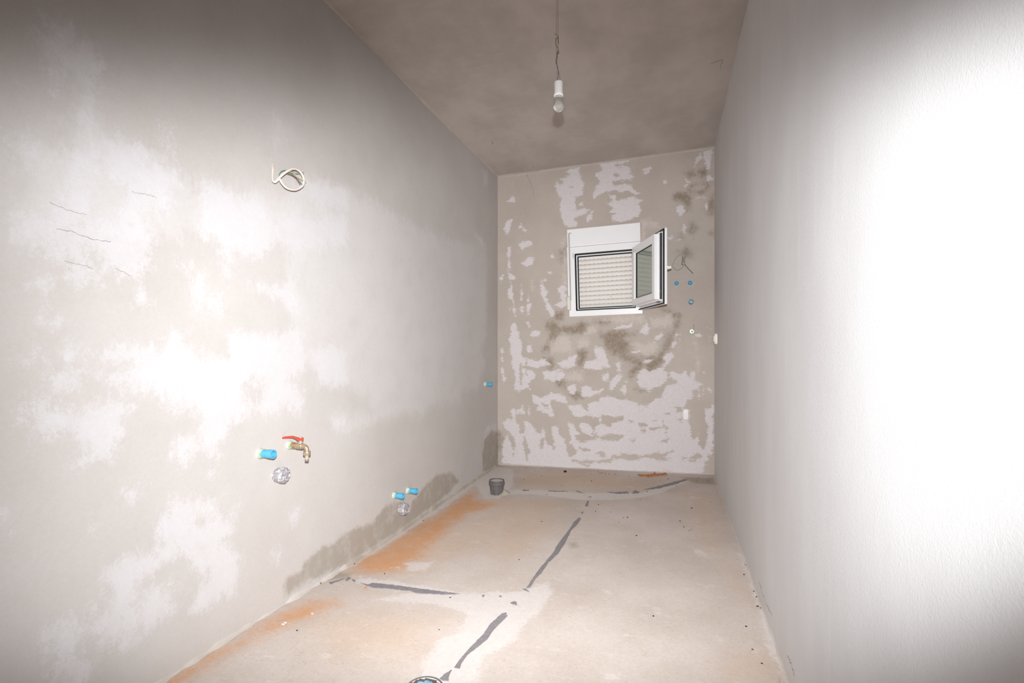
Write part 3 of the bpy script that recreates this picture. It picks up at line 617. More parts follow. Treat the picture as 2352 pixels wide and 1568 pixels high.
# shutter strap, guide and winder
G().box(L_ + .010, L_ + .020, -.024, -.0215, -.235, .336, wf).build('shutter_strap', 'strap', win, smooth=0)
G().box(L_ - .004, L_ + .010, -.020, -.010, -.24, .222, wf).build('strap_guide', 'pvc', win, smooth=0)
def rounded(cx, cz, hw, hh, r, y0, y1, seg=6):
    pts = []
    for (sx, sz, a0) in ((1, 1, 0), (-1, 1, 90), (-1, -1, 180), (1, -1, 270)):
        for k in range(seg + 1):
            a = math.radians(a0 + 90 * k / seg); pts.append((cx + sx * (hw - r) + r * math.cos(a), cz + sz * (hh - r) + r * math.sin(a)))
    return pts
def pillow(fr, pts, y0, y1, inset):
    """rounded plate: outline at y0, slightly smaller outline at y1"""
    cx = sum(p[0] for p in pts) / len(pts); cz = sum(p[1] for p in pts) / len(pts); k = len(pts); v = []
    for (y, s) in ((y0, 0), (y0 + (y1 - y0) * .6, 0), (y1, inset)):
        for p in pts:
            d = Vector((cx - p[0], cz - p[1])); d = d.normalized() * s
            v.append(fr((p[0] + d.x, y, p[1] + d.y)))
    f = [(i + j * k, i + j * k + k, (i + 1) % k + j * k + k, (i + 1) % k + j * k) for j in range(2) for i in range(k)]
    f += [tuple(range(k)), tuple(reversed(range(2 * k, 3 * k)))]
    return v, f
v, f = pillow(wf, rounded(L_ + .003, -.262, .013, .062, .012, 0, 0), -.012, -.045, .005)
G().add(v, f).build('strap_winder', 'cream', win)
# slats
ns = 12; ph = (IZ1 + .01 - (IZ0 - .012)) / ns
for i in range(ns):
    z0 = IZ0 - .012 + i * ph; g = G(); prof = []
    for k in range(7):
        t = k / 6; prof.append((.052 - .011 * math.sin(math.pi * (.08 + .84 * t)), z0 + .004 + (ph - .005) * t))
    vv = [wf((x, y, z)) for x in (IX0 - .008, IX1 + .008) for (y, z) in prof] + [wf((x, y + .012, z)) for x in (IX0 - .008, IX1 + .008) for (y, z) in prof]
    ff = [(k, k + 7, k + 8, k + 1) for k in range(6)] + [(k + 14, k + 15, k + 22, k + 21) for k in range(6)] + [(0, 14, 21, 7), (6, 13, 27, 20)]
    sl = g.add(vv, ff).build('slat', 'shutter', win)
    g = G()
    g.box(IX0 - .006, IX1 + .006, .0475, .058, z0 - .001, z0 + .0042, wf); g.build('slat_joint', 'slat_gap', sl, smooth=0)
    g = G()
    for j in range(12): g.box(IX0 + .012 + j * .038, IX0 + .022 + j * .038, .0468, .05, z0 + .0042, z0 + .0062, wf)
    g.build('slat_slots', 'slot_dark', sl, smooth=0)
# sash
BETA = math.radians(23)
piv = Vector((-.230, YB - .012, 0)); ed = Vector((math.sin(BETA), -math.cos(BETA), 0)); en = Vector((-math.cos(BETA), -math.sin(BETA), 0))   # along the sash, exterior normal
SZ = WCZ + (OZ0 + OZ1) / 2 + .020
def sf(p):                                            # sash: x from hinge to free edge, y towards its outer face, z from its middle
    return piv + ed * p[0] + en * p[1] + Vector((0, 0, SZ + p[2] + .012 * (p[0] - .24)))
SWd, CH, MH, FH = .485, .237, .250, .275
def ringboxes(g, x0, x1, h, y0, y1, wd):
    g.box(x0, x0 + wd, y0, y1, -h, h, sf); g.box(x1 - wd, x1, y0, y1, -h, h, sf)
    g.box(x0 + wd, x1 - wd, y0, y1, -h, -h + wd, sf); g.box(x0 + wd, x1 - wd, y0, y1, h - wd, h, sf)
g = G(); ringboxes(g, .005, SWd, CH, .030, .062, .044); ringboxes(g, .0, SWd + .012, MH, .004, .030, .07); ringboxes(g, -.028, SWd + .035, FH, -.020, -.002, .09)
sash = g.build('sash', 'pvc', win, smooth=0)
g = G()                                               # sloped glazing bead on the outer face
X0, X1, H = .005 + .044, SWd - .044, CH - .044
v = [sf(q) for q in ((X0, .062, -H), (X1, .062, -H), (X1, .062, H), (X0, .062, H), (X0 + .014, .046, -H + .014), (X1 - .014, .046, -H + .014), (X1 - .014, .046, H - .014), (X0 + .014, .046, H - .014))]
g.add(v, [(0, 1, 5, 4), (1, 2, 6, 5), (2, 3, 7, 6), (3, 0, 4, 7)]).build('glazing_bead', 'pvc', sash, smooth=0)
g = G(); k = .0045
for (x0, x1, z0, z1) in ((X0 + .011, X0 + .011 + k, -H + .011, H - .011), (X1 - .011 - k, X1 - .011, -H + .011, H - .011), (X0 + .011, X1 - .011, -H + .011, -H + .011 + k), (X0 + .011, X1 - .011, H - .011 - k, H - .011)): g.box(x0, x1, .041, .049, z0, z1, sf)
g.build('glazing_gasket', 'rubber', sash, smooth=0)
G().box(X0 + .01, X1 - .01, .018, .042, -H + .01, H - .01, sf).build('glass_pane', 'glass', sash, smooth=0)
g = G(); ringboxes(g, -.024, SWd + .0325, FH - .003, -.002, .006, .008); g.build('sash_gasket', 'rubber', sash, smooth=0)
G().box(SWd + .010, SWd + .0135, .008, .026, -MH + .012, MH - .006, sf).build('lock_rail', 'metal', sash, smooth=0)
g = G()
for z in (-.19, -.05, .12, .18): g.box(SWd + .0135, SWd + .019, .012, .022, z, z + .02, sf)
g.build('lock_cam', 'metal', sash, smooth=0)
G().box(SWd - .06, SWd - .02, .008, .022, -MH - .006, -MH + .004, sf).build('corner_drive', 'metal', sash, smooth=0)
g = G(); g.box(SWd - .045, SWd - .015, -.030, -.020, -.035, .035, sf)
g.box(SWd - .038, SWd - .022, -.062, -.030, -.010, .010, sf); g.box(SWd - .14, SWd - .020, -.075, -.060, -.009, .009, sf)
g.build('handle', 'pvc', sash, smooth=0)
g = G()
for z in (-.235, .215): g.tube([sf((-.02, -.004, z)), sf((-.02, -.004, z + .05))], .008, 12)
g.build('hinge', 'pvc', win)

# ------------------------------------------------------------------ hanging bulb
LD = 1.95
top = depth(1284, 187, LD); px_m = LD / FPX
cz = zceil(top.x)
lamp = thing('pendant_bulb', (top.x, top.y, cz), 'bare clear bulb in a white socket hanging on twisted wires from the ceiling', 'light bulb')
def hb(u, v): return depth(u, v, LD)
r = .0175
G().lathe([(.004, 0), (.0165, 0), (r, -.003), (r, -.044), (.0188, -.046), (.0188, -.054), (.0165, -.056), (.0150, -.050)], hb(1283, 189), EZ, 28).build('socket', 'porcelain', lamp)
bp = hb(1283, 217)
G().lathe([(.0125, .004), (.0128, -.006), (.0150, -.014), (.0190, -.024), (.0222, -.034), (.0232, -.043), (.0222, -.051), (.0185, -.058), (.0120, -.0635), (.002, -.0655), (.002, -.0648), (.0116, -.0629), (.0180, -.0575), (.0216, -.0507), (.0226, -.043), (.0216, -.0342), (.0184, -.0243), (.0144, -.0143), (.0122, -.006), (.0119, .004)], bp, EZ, 32).build('glass_bulb', 'bulbglass', lamp, smooth=80)
G().lathe([(.0130, .010), (.0130, -.002)], bp, EZ, 20).build('screw_cap', 'tungsten', lamp)
g = G(); g.tube([bp + Vector((0, 0, -.002)), bp + Vector((0, 0, -.022))], [.004, .002], 8)
for sx in (-1, 1): g.tube([bp + Vector((0, 0, -.020)), bp + Vector((sx * .009, 0, -.036))], .0006, 5)
g.tube([bp + Vector((-.009, 0, -.036)), bp + Vector((-.004, .002, -.038)), bp + Vector((.004, -.002, -.038)), bp + Vector((.009, 0, -.036))], .0007, 5)
g.build('filament_mount', 'tungsten', lamp)
G().tube([hb(1279, 192), hb(1282, 170), hb(1281, 155), hb(1277, 142), hb(1279, 128), hb(1280, 120)], .0012, 7, step=6).build('brown_wire', 'w_brown', lamp, label='brown wire')
G().tube([hb(1287, 190), hb(1285, 172), hb(1281, 158), hb(1279, 146), hb(1280, 130), hb(1280, 120)], .0010, 7, step=6).build('blue_wire', 'w_blue', lamp, label='blue wire')
G().tube([hb(1280, 117), hb(1282, 124), hb(1284, 120), hb(1281, 111), hb(1277, 103), hb(1276, 96), hb(1277, 88), hb(1281, 88), hb(1283, 100)], .0011, 7, step=6).build('hook_wire', 'w_olive', lamp, label='hooked yellow green wire')
G().tube([hb(1274, 77), hb(1279, 81), hb(1283, 86), hb(1281, 92)], .0010, 7, step=5).build('hook_wire', 'w_olive', lamp)
for du in (0, 5):
    a = hb(1278 + du * .7, 124); t2 = hb(1278 + du * .6, 0); t2.z = cz
    G().tube([a, a * .5 + t2 * .5, t2], .0006, 6).build('support_wire', 'w_olive', lamp)

# ------------------------------------------------------------------ cables
base = left(626, 376)
cable = thing('cable_coil', base, 'coiled cream cable with bare coloured wire ends on the pale wall', 'cable')
def kp(off, pts): return [left(u, v, o) for (u, v), o in zip(px('K1', pts), off)]
S1 = [(712,392),(712,500),(710,620),(706,720),(718,800),(765,832),(825,790),(885,715),(985,625),(1100,550),(1200,508),(1300,522),(1390,590),(1450,690),(1475,800),(1440,925),(1310,1010),(1180,1018),(1040,965),(935,855),(875,745)]
o1 = [-.004,.008,.014,.020,.028,.036,.042,.050,.058,.062,.062,.060,.058,.055,.052,.050,.050,.050,.050,.052,.054]
G().tube(kp(o1, S1), .0042, 10, step=6).build('sheath', 'sheath', cable)
G().tube(kp([0.048,0.043,0.038,0.036,0.038,0.043,0.048], [(872,735),(862,690),(885,610),(950,556),(1030,542),(1150,580),(1250,612)]), .0013, 6, step=5).build('conductor', 'w_green', cable, label='green wire')
G().tube(kp([0.043,0.041,0.043,0.048,0.058], [(1100,570),(1180,580),(1270,620),(1360,612),(1472,596)]), .0014, 6, step=5).build('conductor', 'w_blue', cable, label='blue wire')
G().tube(kp([0.043,0.048,0.053,0.062,0.072], [(1085,570),(1200,610),(1300,680),(1410,750),(1532,824)]), .0013, 6, step=5).build('conductor', 'w_yg', cable, label='yellow green wire')
G().tube(kp([0.043,0.038,0.043,0.048,0.053], [(1085,600),(1200,650),(1310,720),(1370,800),(1445,905)]), .0015, 6, step=5).build('conductor', 'w_grey', cable, label='grey wire')
G().tube(kp([0.034,0.029,0.029,0.034,0.034], [(1070,630),(1180,670),(1280,740),(1330,810),(1385,892)]), .0013, 6, step=5).build('conductor', 'w_brown', cable, label='brown wire')

base = back(1575, 577)
cab2 = thing('cable_loop', base, 'loose loop of grey cable sticking out of the stained wall beside the window', 'cable')
def k2(pts, offs): return [back(u, v, o) for (u, v), o in zip(px('K2', pts), offs)]
G().tube(k2([(332,105),(346,148),(322,178),(270,142),(212,178),(166,248),(155,308),(190,352),(240,356),(288,318),(325,250),(322,185)], [-.004,.01,.03,.04,.045,.045,.045,.045,.045,.04,.035,.03]), .0035, 8, step=6).build('sheath', 'strap', cab2)
G().tube(k2([(322,180),(304,222),(318,280),(350,322),(435,412)], [.03,.03,.03,.03,.035]), .0028, 8, step=6).build('conductor', 'w_olive', cab2, label='olive wire')
G().tube(k2([(290,172),(285,240),(279,280),(302,292),(328,285)], [.035,.03,.03,.03,.03]), .0022, 8, step=6).build('conductor', 'w_black', cab2, label='dark wire')

# ------------------------------------------------------------------ tap
def crumpled(name, org, axis, rad, length, parent, mat, seed, seg=22, rough=.16):
    """foil-wrapped pipe end: cylinder with creased skin"""
    prof = [(rad * .92, -.004), (rad * 1.02, length * .3), (rad * 1.04, length * .65), (rad * .98, length * .92), (rad * .80, length * 1.04), (rad * .52, length * 1.02), (rad * .22, length * 1.05), (rad * .04, length)]
    def jit(r_, h_, a, i):
        q = Vector((math.cos(a) * 2.3 + seed, math.sin(a) * 2.3, i * .9))
        k = noise.noise(q * 1.6)
        return r_ * (1 + rough * k), h_ + (length * .16 * noise.noise(q * 2.3 + Vector((5, 0, 0))) if i > 2 else 0)
    return G().lathe(prof, org, axis, seg, jit=jit).build(name, mat, parent, smooth=18)

tb = left(664, 1022)
tap = thing('water_tap', tb, 'brass water tap with red lever and hose nozzle on the pale wall', 'tap')
A = EX
G().lathe([(.0185, -.004), (.018, .004), (.0165, .010)], tb, A, 20, jit=lambda r_, h_, a, i: (r_ * (1 + .08 * noise.noise(Vector((a * 2, i, 3)))), h_)).build('plaster_ring', 'plasterring', tap)
G().lathe([(.0150, .004), (.0150, .016), (.0120, .017)], tb, A, 20).build('pipe_collar', 'green', tap, label='green pipe collar')
G().lathe([(.0105, .014), (.0150, .016), (.0155, .022), (.0140, .026)], tb, A, 6).build('hex_flange', 'brass', tap, smooth=0)
G().lathe([(.0100, .022), (.0100, .030), (.0118, .033), (.0135, .042), (.0135, .050), (.0120, .056), (.0128, .058), (.0128, .064), (.0105, .066), (.0095, .072)], tb, A, 24).build('valve_body', 'brass', tap)
st = tb + A * .056
G().lathe([(.0085, .010), (.0085, .017), (.0060, .018), (.0060, .026)], st, EZ, 16).build('valve_stem', 'chrome', tap)
lev = []
ld = Vector((-.052, -.030, 0)).normalized(); lsd = Vector((-ld.y, ld.x, 0))
prof = [(-.010, .0215, .0085), (.010, .0225, .0085), (.018, .030, .0075), (.030, .0345, .0070), (.046, .034, .0065), (.062, .0325, .0060), (.068, .0315, .0040)]
v, f = [], []
for (t, z, hw) in prof:
    th = .011 if t < .012 else .0065
    for (sw, dz) in ((-1, 0), (1, 0), (1, th), (-1, th)): v.append(st + ld * t + lsd * (sw * hw) + EZ * (z + (dz if t >= .012 else dz)))
for i in range(len(prof) - 1):
    for k in range(4): f.append((i * 4 + k, i * 4 + (k + 1) % 4, i * 4 + 4 + (k + 1) % 4, i * 4 + 4 + k))
f += [(3, 2, 1, 0), tuple(range(len(v) - 4, len(v)))]
lv = G().add(v, f).build('lever', 'red', tap, smooth=40, label='red lever')
G().lathe([(.0050, .0315), (.0050, .0355), (.0035, .0370)], st, EZ, 6).build('lever_nut', 'chrome', lv, smooth=0)
e = [tb + A * .066, tb + A * .074 + EZ * .000, tb + A * .081 - EZ * .003, tb + A * .0855 - EZ * .009, tb + A * .087 - EZ * .017, tb + A * .087 - EZ * .026]
G().tube(e, [.0092, .0092, .0092, .0090, .0088, .0088], 16, step=4).build('spout', 'brass', tap)
sp = tb + A * .087
G().lathe([(.0090, -.018), (.0140, -.019), (.0145, -.024), (.0135, -.026), (.0145, -.028), (.0140, -.034), (.0085, -.035)], sp, EZ, 18).build('nozzle_nut', 'brass', tap, smooth=20)
G().lathe([(.0070, -.034), (.0075, -.040), (.0070, -.044), (.0078, -.050)], sp, EZ, 16).build('hose_nozzle', 'chrome', tap)
G().lathe([(.0078, -.050), (.0072, -.058), (.0050, -.058), (.0050, -.052)], sp, EZ, 16).build('nozzle_tip', 'brass', tap)

# ------------------------------------------------------------------ blue pipe stubs in the left wall
def stub(u, v, length, r, label, capcol='blue', lip=True, tilt=(0, 0)):
    b = left(u, v); ax = Vector((1, tilt[0], tilt[1])).normalized()
    t = thing('pipe_stub', b, label, 'pipe', 'blue pipe stubs in the walls')
    G().lathe([(r * 1.25, -.004), (r * 1.18, .006), (r * 1.02, .016)], b, ax, 20, jit=lambda r_, h_, a, i: (r_ * (1 + .12 * noise.noise(Vector((a * 2, i + u, 3)))), h_ * (1 + .3 * noise.noise(Vector((a, 9, u)))))).build('plaster_ring', 'plasterring', t)
    G().lathe([(r * 1.1, .002), (r * 1.08, .015), (r, .017)], b, ax, 20).build('pipe_collar', 'green', t, label='green collar')
    G().lathe([(r * .93, .010), (r * .93, length * .55), (r * .94, length * .60), (r * 1.0, length * .62), (r, length), (r * .78, length), (r * .74, length - .012)], b, ax, 24, caps=False).build('blue_plug', 'blue', t, smooth=30)
    G().lathe([(r * .76, length - .012), (r * .70, length - .022), (.001, length - .022)], b, ax, 24, caps=False).build('plug_recess', capcol, t, smooth=30)
    return t
stub(597, 1041, .064, .0165, 'blue plastic pipe stub in the wall beside the brass tap', tilt=(0, .015))
stub(904, 1137, .062, .0165, 'lower blue pipe stub just above the small foil-wrapped drain', tilt=(0, 0))
stub(936, 1126, .062, .0165, 'upper blue pipe stub of the pair above the small foil-wrapped drain', tilt=(0, 0))
stub(1114, 882, .062, .0170, 'single blue pipe stub high in the wall beside the back corner', 'plasterring')
b = left(637, 1090)
t = thing('foil_drain', b, 'large foil-wrapped drain pipe below the brass tap', 'drain pipe', 'foil-wrapped drains')
crumpled('foil_wrap', b, EX, .0300, .038, t, 'foil', 1.3)
b = left(921, 1168)
t = thing('foil_drain', b, 'small crumpled foil-wrapped drain pipe above the damp wall foot', 'drain pipe', 'foil-wrapped drains')
crumpled('foil_wrap', b, EX, .0340, .034, t, 'foil', 7.7, rough=.3)

# ------------------------------------------------------------------ plugs in the back wall
def plug(u, v, r, label, body, grp='blue plugs beside the window'):
    b = back(u, v); t = thing('pipe_plug', b, label, 'pipe plug', grp); ax = -EY
    G().lathe([(r * 1.35, -.002), (r * 1.2, .003), (r, .004)], b, ax, 18, jit=lambda r_, h_, a, i: (r_ * (1 + .1 * noise.noise(Vector((a * 2, i + u, 3)))), h_)).build('plaster_ring', 'plasterring', t)
    G().lathe([(r, .001), (r, .010), (r * .82, .012), (r * .62, .011), (r * .55, .006), (.0005, .006)], b, ax, 22, caps=False).build('plug_body', body, t, smooth=30)
    G().lathe([(r * .30, .005), (r * .30, .011), (r * .2, .012)], b, ax, 6).build('plug_hub', 'blue', t, smooth=0)
    return t
plug(1554, 651, .0170, 'round blue pipe plug in the wall beside the open sash handle', 'blueplug')
plug(1585, 650, .0175, 'round blue pipe plug in the wall just below the cable end', 'blueplug')
b = back(1587, 694)
t = thing('pipe_stub', b, 'hollow grey blue pipe end filled with mortar below the two blue plugs', 'pipe')
ax = Vector((.12, -1, .35)).normalized(); r = .018
G().lathe([(r, -.006), (r, .014), (r * .82, .014), (r * .80, .002)], b, ax, 22, caps=False).build('pipe_wall', 'blueplug', t, smooth=30)
G().lathe([(r * .85, .002), (r * .8, .004), (.0005, .005)], b, ax, 20, caps=False).build('mortar_fill', 'plasterring', t)
b = back(1589, 761)
t = thing('pipe_plug', b, 'white threaded pipe end with blue core and green rim on the stained wall', 'pipe plug')
G().lathe([(.020, -.002), (.019, .008), (.016, .009)], b + Vector((0, 0, -.004)), -EY, 22).build('green_rim', M['green'], t, label='green rim')
G().lathe([(.017, .004), (.017, .013), (.0075, .013), (.0065, .008)], b, -EY, 22, caps=False).build('white_ring', 'porcelain', t, smooth=30)
G().lathe([(.0075, .006), (.006, .0085), (.0005, .0085)], b, -EY, 14, caps=False).build('blue_core', 'w_blue', t)
G().tube([back(1590, 765, .012), back(1593, 758, .016), back(1594, 751, .014), back(1593, 744, .006)], .0009, 6, step=5).build('thread', 'w_black', t)

# white oval cover plate low on the back wall
b = back(1575, 951)
t = thing('cover_plate', b, 'small white oval cover plate with round cap low on the back wall', 'cover plate')
bf = lambda p: Vector((b.x + p[0], YB + p[1], b.z + p[2]))
v, f = pillow(bf, rounded(0, -.004, .0205, .042, .020, 0, 0), .002, -.010, .003); G().add(v, f).build('plate', 'porcelain', t)
cp = bf((.001, -.009, .021)); G().lathe([(.0195, 0), (.0195, .004), (.018, .0055)], cp, -EY, 24).build('round_cap', 'pvc', t, smooth=30)
G().lathe([(.0030, .0055), (.0028, .0065)], cp + Vector((.006, 0, -.002)), -EY, 10).build('screw', 'hinge', t)
# cream switch on the right wall by the corner
b = right(1647, 778)
t = thing('wall_switch', b, 'small cream plastic wall switch on the plain white wall near the corner', 'switch')
rf = lambda p: Vector((XR + p[1], b.y + p[0], b.z + p[2]))
v, f = pillow(rf, rounded(0, 0, .026, .042, .012, 0, 0), .002, -.020, .004); G().add(v, f).build('housing', 'cream', t)
v, f = pillow(rf, rounded(0, 0, .012, .022, .004, 0, 0), -.018, -.024, .002); G().add(v, f).build('rocker', 'pvc', t)

# ------------------------------------------------------------------ floor: drain pipe, drain hole, exposed pipe runs
fp = floorp(1141, 1133)
t = thing('toilet_drain', fp, 'grey plastic drain pipe with wide collar standing up out of the floor', 'drain pipe')
R0 = .0545
G().lathe([(R0 * .80, -.01), (R0 * .84, .010), (R0 * .93, .045), (R0 * .94, .066)], fp, EZ, 32, caps=False,
          jit=lambda r_, h_, a, i: (r_ * (1 + .05 * math.cos(6 * a) * (1 if i < 2 else .3)), h_)).build('pipe_body', 'greypvc', t)
G().lathe([(R0 * .94, .062), (R0 * 1.04, .066), (R0 * 1.05, .072), (R0 * 1.05, .086), (R0 * 1.0, .089), (R0 * 1.0, .098), (R0 * .93, .099), (R0 * .92, .088)], fp, EZ, 36, caps=False).build('collar', 'greypvc', t, smooth=30)
G().lathe([(R0 * .94, .090), (R0 * .5, .0915), (.001, .093)], fp, EZ, 24, caps=False).build('mortar_fill', 'mortar', t)
g = G()
for a in (-2.15, -1.55, -1.0, -.4, .3):
    d = Vector((math.cos(a), math.sin(a), 0)); s_ = Vector((-d.y, d.x, 0))
    g.add([fp + d * R0 * .82 - s_ * .006 + EZ * .0, fp + d * R0 * .82 + s_ * .006 + EZ * .0, fp + d * R0 * .965 + s_ * .002 + EZ * .045, fp + d * R0 * .965 - s_ * .002 + EZ * .045, fp + d * R0 * .93 + EZ * .0], [(0, 1, 2, 3), (0, 3, 4), (1, 4, 2), (3, 2, 4)])
g.build('rib', 'greypvc', t, smooth=0)
# mound of mortar at the foot of the drain
v, f = [], []
mc = fp + Vector((.035, .012, 0))
for i in range(7):
    for j in range(24):
        a = 2 * math.pi * j / 24; rr = .062 * i / 6; h = .030 * (1 - (i / 6) ** 2) * max(.0, .55 + .45 * math.cos(a - .3))
        p = mc + Vector((rr * math.cos(a), rr * math.sin(a), 0)); v.append(Vector((p.x, p.y, zfloor(p.x, p.y) - .002 + h * (1 + .3 * noise.noise(p * 40)))))
for i in range(6):
    for j in range(24): f.append((i * 24 + j, i * 24 + (j + 1) % 24, i * 24 + 24 + (j + 1) % 24, i * 24 + 24 + j))
mesh('mortar_mound', v, f, 'mortar_damp', floor, smooth=60)

dc = Vector(DRAIN); dc.z = zfloor(dc.x, dc.y)
t = thing('floor_drain', dc, 'round drain hole in the floor with dark rim and blue plastic stuffed inside', 'drain')
G().lathe([(.0590, -.003), (.0585, .001), (.0560, .002), (.0545, .001), (.0535, -.14), (.0005, -.142)], dc, EZ, 40, caps=False).build('pipe_rim', 'greypvc', t, smooth=35)
v, f = [], []
for i in range(12):
    for j in range(30):
        a = 2 * math.pi * j / 30; rr = .050 * i / 11
        q = Vector((rr * math.cos(a), rr * math.sin(a), 0)); k = noise.noise(q * 60) + .6 * noise.noise(q * 130)
        h = .000 + .016 * k - .045 * max(0, i / 11 - .75) * 3
        v.append(dc + q * (1 + .1 * noise.noise(q * 80 + Vector((3, 3, 3)))) + EZ * h)
for i in range(11):
    for j in range(30): f.append((i * 30 + j, i * 30 + (j + 1) % 30, i * 30 + 30 + (j + 1) % 30, i * 30 + 30 + j))
mesh('plastic_stuffing', v, f, 'bag', t, smooth=25, label='crumpled blue plastic')

def resample(poly, step=4.0):
    out = []
    for i in range(len(poly)):
        a, b = poly[i], poly[(i + 1) % len(poly)]; L = math.hypot(b[0] - a[0], b[1] - a[1]); k = max(1, int(L / step))
        for j in range(k):
            s = j / k; out.append((a[0] + (b[0] - a[0]) * s + (random.uniform(-.7, .7) if j else 0), a[1] + (b[1] - a[1]) * s + (random.uniform(-.7, .7) if j else 0)))
    return out
def run(label, z, polys):
    W = [[floorp(u, v, .0022) for u, v in resample(px(z, p))] for p in polys]
    c0 = W[0][0]; t = thing('floor_conduit', (c0.x, c0.y, zfloor(c0.x, c0.y)), label, 'pipe', 'grey pipe runs showing in the floor')
    for P in W: G().prism(P, (0, 0, -.008)).build('exposed_strip', 'strip', t, smooth=0)
run('grey pipe run in the floor leading to the drain hole with blue plastic', 'F1', [[(2010,580),(2050,570),(2060,600),(1940,720),(1880,810),(1830,850),(1700,950),(1650,1020),(1630,1075),(1580,1065),(1640,980),(1720,890),(1850,760),(1900,680)],
     [(1560,1085),(1545,1110),(1530,1150),(1530,1185),(1480,1180),(1450,1165),(1500,1120)], [(2085,485),(2125,470),(2140,475),(2148,505),(2110,495)]])
run('long grey pipe run along the middle of the floor towards the back wall', 'F2', [[(860,575),(880,590),(830,660),(770,720),(720,830),(690,880),(650,940),(590,1000),(540,1040),(470,1150),(400,1220),(350,1300),(310,1310),(390,1190),(450,1110),(550,990),(600,930),(630,870),(680,800),(760,700),(800,630)],
     [(945,405),(965,405),(950,465),(920,460)], [(880,525),(905,515),(900,530),(890,538)], [(270,1315),(310,1320),(345,1350),(300,1335)], [(950,365),(990,362),(985,370)]])
run('grey pipe run crossing the floor to the damp foot of the wall', 'F1', [[(740,305),(800,320),(850,305),(1000,320),(1320,362),(1640,405),(1500,410),(1240,395),(1200,380),(980,355),(860,348),(800,332)],
     [(455,300),(520,285),(595,262),(560,280),(470,315)], [(600,280),(625,252),(650,258),(615,285)], [(660,270),(690,280),(680,295)], [(360,300),(390,295),(380,315)], [(1830,415),(1855,412),(1840,432)], [(1985,420),(2010,422),(1995,432)]])
run('thin grey pipe run across the floor just in front of the back wall', 'F2', [[(1530,290),(1750,235),(1950,180),(1990,185),(1850,235),(1680,278)], [(1145,314),(1240,315),(1360,308),(1380,327),(1250,332)], [(1410,327),(1440,293),(1490,315),(1470,327)],
     [(540,299),(740,304),(740,311),(540,307)], [(820,299),(860,307),(920,328),(870,322)], [(270,291),(340,293),(340,300),(280,301)]])

# ------------------------------------------------------------------ loose rubble
def lump(name, p, sx, sy, sz, mat, label, cat, group, seed):
    v = []; f = []; rg, sg = 5, 8
    for i in range(rg + 1):
        th = math.pi * i / rg
        for j in range(sg):
            a = 2 * math.pi * j / sg; d = Vector((math.sin(th) * math.cos(a), math.sin(th) * math.sin(a), math.cos(th)))
            k = 1 + .35 * noise.noise(d * 1.7 + Vector((seed, 0, 0))); v.append(p + Vector((d.x * sx * k, d.y * sy * k, max(-sz, d.z * sz * k) + sz)))
    for i in range(rg):
        for j in range(sg): f.append((i * sg + j, i * sg + (j + 1) % sg, i * sg + sg + (j + 1) % sg, i * sg + sg + j))
    o = mesh(name, v, f, mat, loc=p, smooth=30); return tag(o, label, cat, group)
lump('dark_clod', floorp(1298, 1084), .015, .012, .007, 'crumb', 'largest dark clod on the floor at the foot of the back wall', 'debris', None, 3)
for i, (u, v) in enumerate([(1374,1084),(1379,1087),(1384,1086),(1391,1088),(1399,1089)]):
    lump('brick_chip', floorp(u, v), .008, .006, .004, 'brick', 'tiny red brick chip on the floor below the back wall', 'brick chip', 'brick chips by the back wall', i)
lump('brick_chip', floorp(621, 1396), .010, .008, .005, 'brick', 'orange brick chip on the mortar at the foot of the patchy wall', 'brick chip', None, 11)
lump('brick_chip', floorp(840, 1352), .006, .006, .004, 'brick', 'orange brick chip beside the cross pipe run', 'brick chip', None, 12)
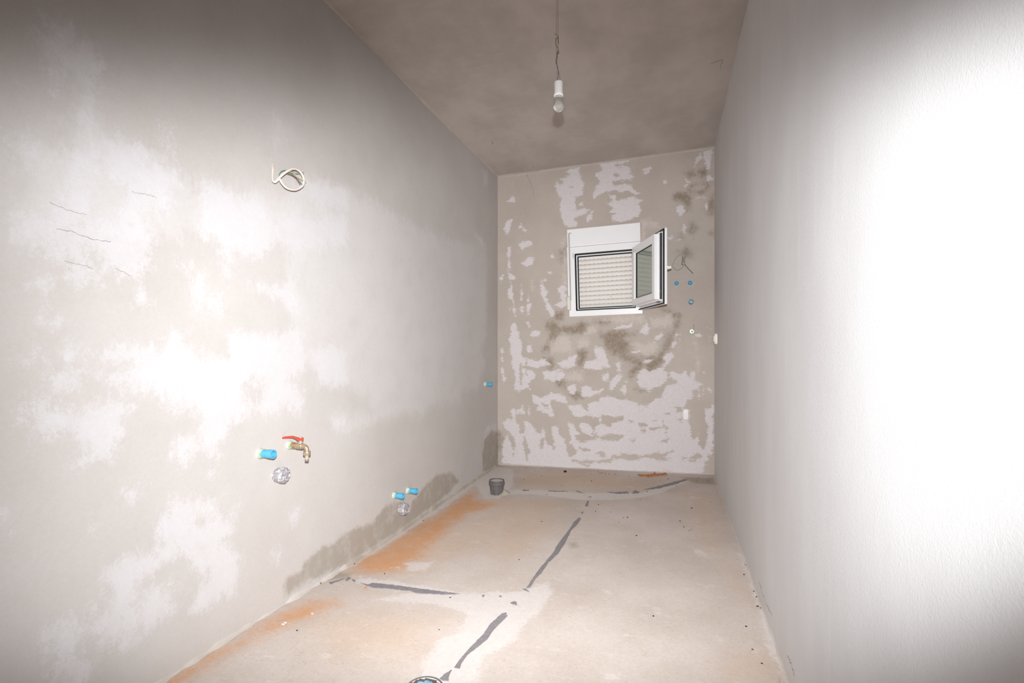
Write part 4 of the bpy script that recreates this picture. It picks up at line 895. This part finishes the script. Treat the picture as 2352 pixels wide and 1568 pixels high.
crumbs = px('F2', [(312,62),(405,100),(475,152),(290,185),(180,182),(430,112),(845,152),(912,212),(988,203),(685,253),(1103,277),(527,343),(848,463),(820,482),(1062,448),(1030,520),(1190,525),(1272,632),(1362,580),(1318,585),(474,624),(234,1020),(1456,770),(1568,312),(1908,617),(1948,680),(2003,718),(2028,707),(2175,326),(2225,422),(1496,394),(1700,203),(1785,180),(1755,252),(1873,257),(2085,200),(2095,172),(2210,185),(2240,180),(2250,195),(2225,205),(2205,222),(2195,200),(2085,270),(2300,322),(1045,293),(2030,484),(1130,142),(1180,133),(1380,150),(1665,150),(1230,135),(985,128)])
crumbs += px('F3', [(270,104),(1178,486),(1797,135),(1803,143),(1790,205),(1856,318),(1874,356),(1895,380),(1881,420),(1902,430),(1941,490),(1804,556),(1848,711),(1911,806)])
crumbs += px('L6', [(1035,1022),(858,995),(645,1210),(515,1332),(1770,1390),(1905,373),(1690,567),(1540,732),(1370,815),(950,1103),(1208,1187),(1930,488)])
crumbs += px('F1', [(165,738),(1445,730)])
first = None
for i, (u, v) in enumerate(crumbs):
    p = floorp(u, v); s = random.uniform(.7, 1.25)
    if first is None:
        first = lump('crumb', p, .0032, .0026, .0018, 'crumb', 'tiny dark crumb of dirt lying on the floor', 'crumb', 'dark crumbs scattered on the floor', 5); o = first
    else:
        o = first.copy(); C.objects.link(o); o.location = p
    if p.y > 3.45: lb, gp = 'tiny dark crumb on the floor strip in front of the back wall', 'dark crumbs by the back wall'
    elif p.x > -.02: lb, gp = 'tiny dark crumb on the floor along the foot of the plain white wall', 'dark crumbs along the white wall'
    elif p.x < -.95: lb, gp = 'tiny dark crumb on the orange stained floor edge below the damp wall', 'dark crumbs below the damp wall'
    else: lb, gp = 'tiny dark crumb on the open floor around the grey pipe runs', 'dark crumbs on the open floor'
    tag(o, lb, 'crumb', gp)
    o.scale = (s * random.uniform(.8, 1.5), s, s); o.rotation_euler = (0, 0, random.uniform(0, 6.28))
for i, (u, v) in enumerate(px('F1', [(302, 588), (40, 685), (60, 672)])):
    lump('plaster_chip', floorp(u, v), .008 if i else .0055, .005, .003, 'plasterring', 'small white plaster chip on the orange stained floor', 'plaster chip', 'white plaster chips on the floor', 20 + i)
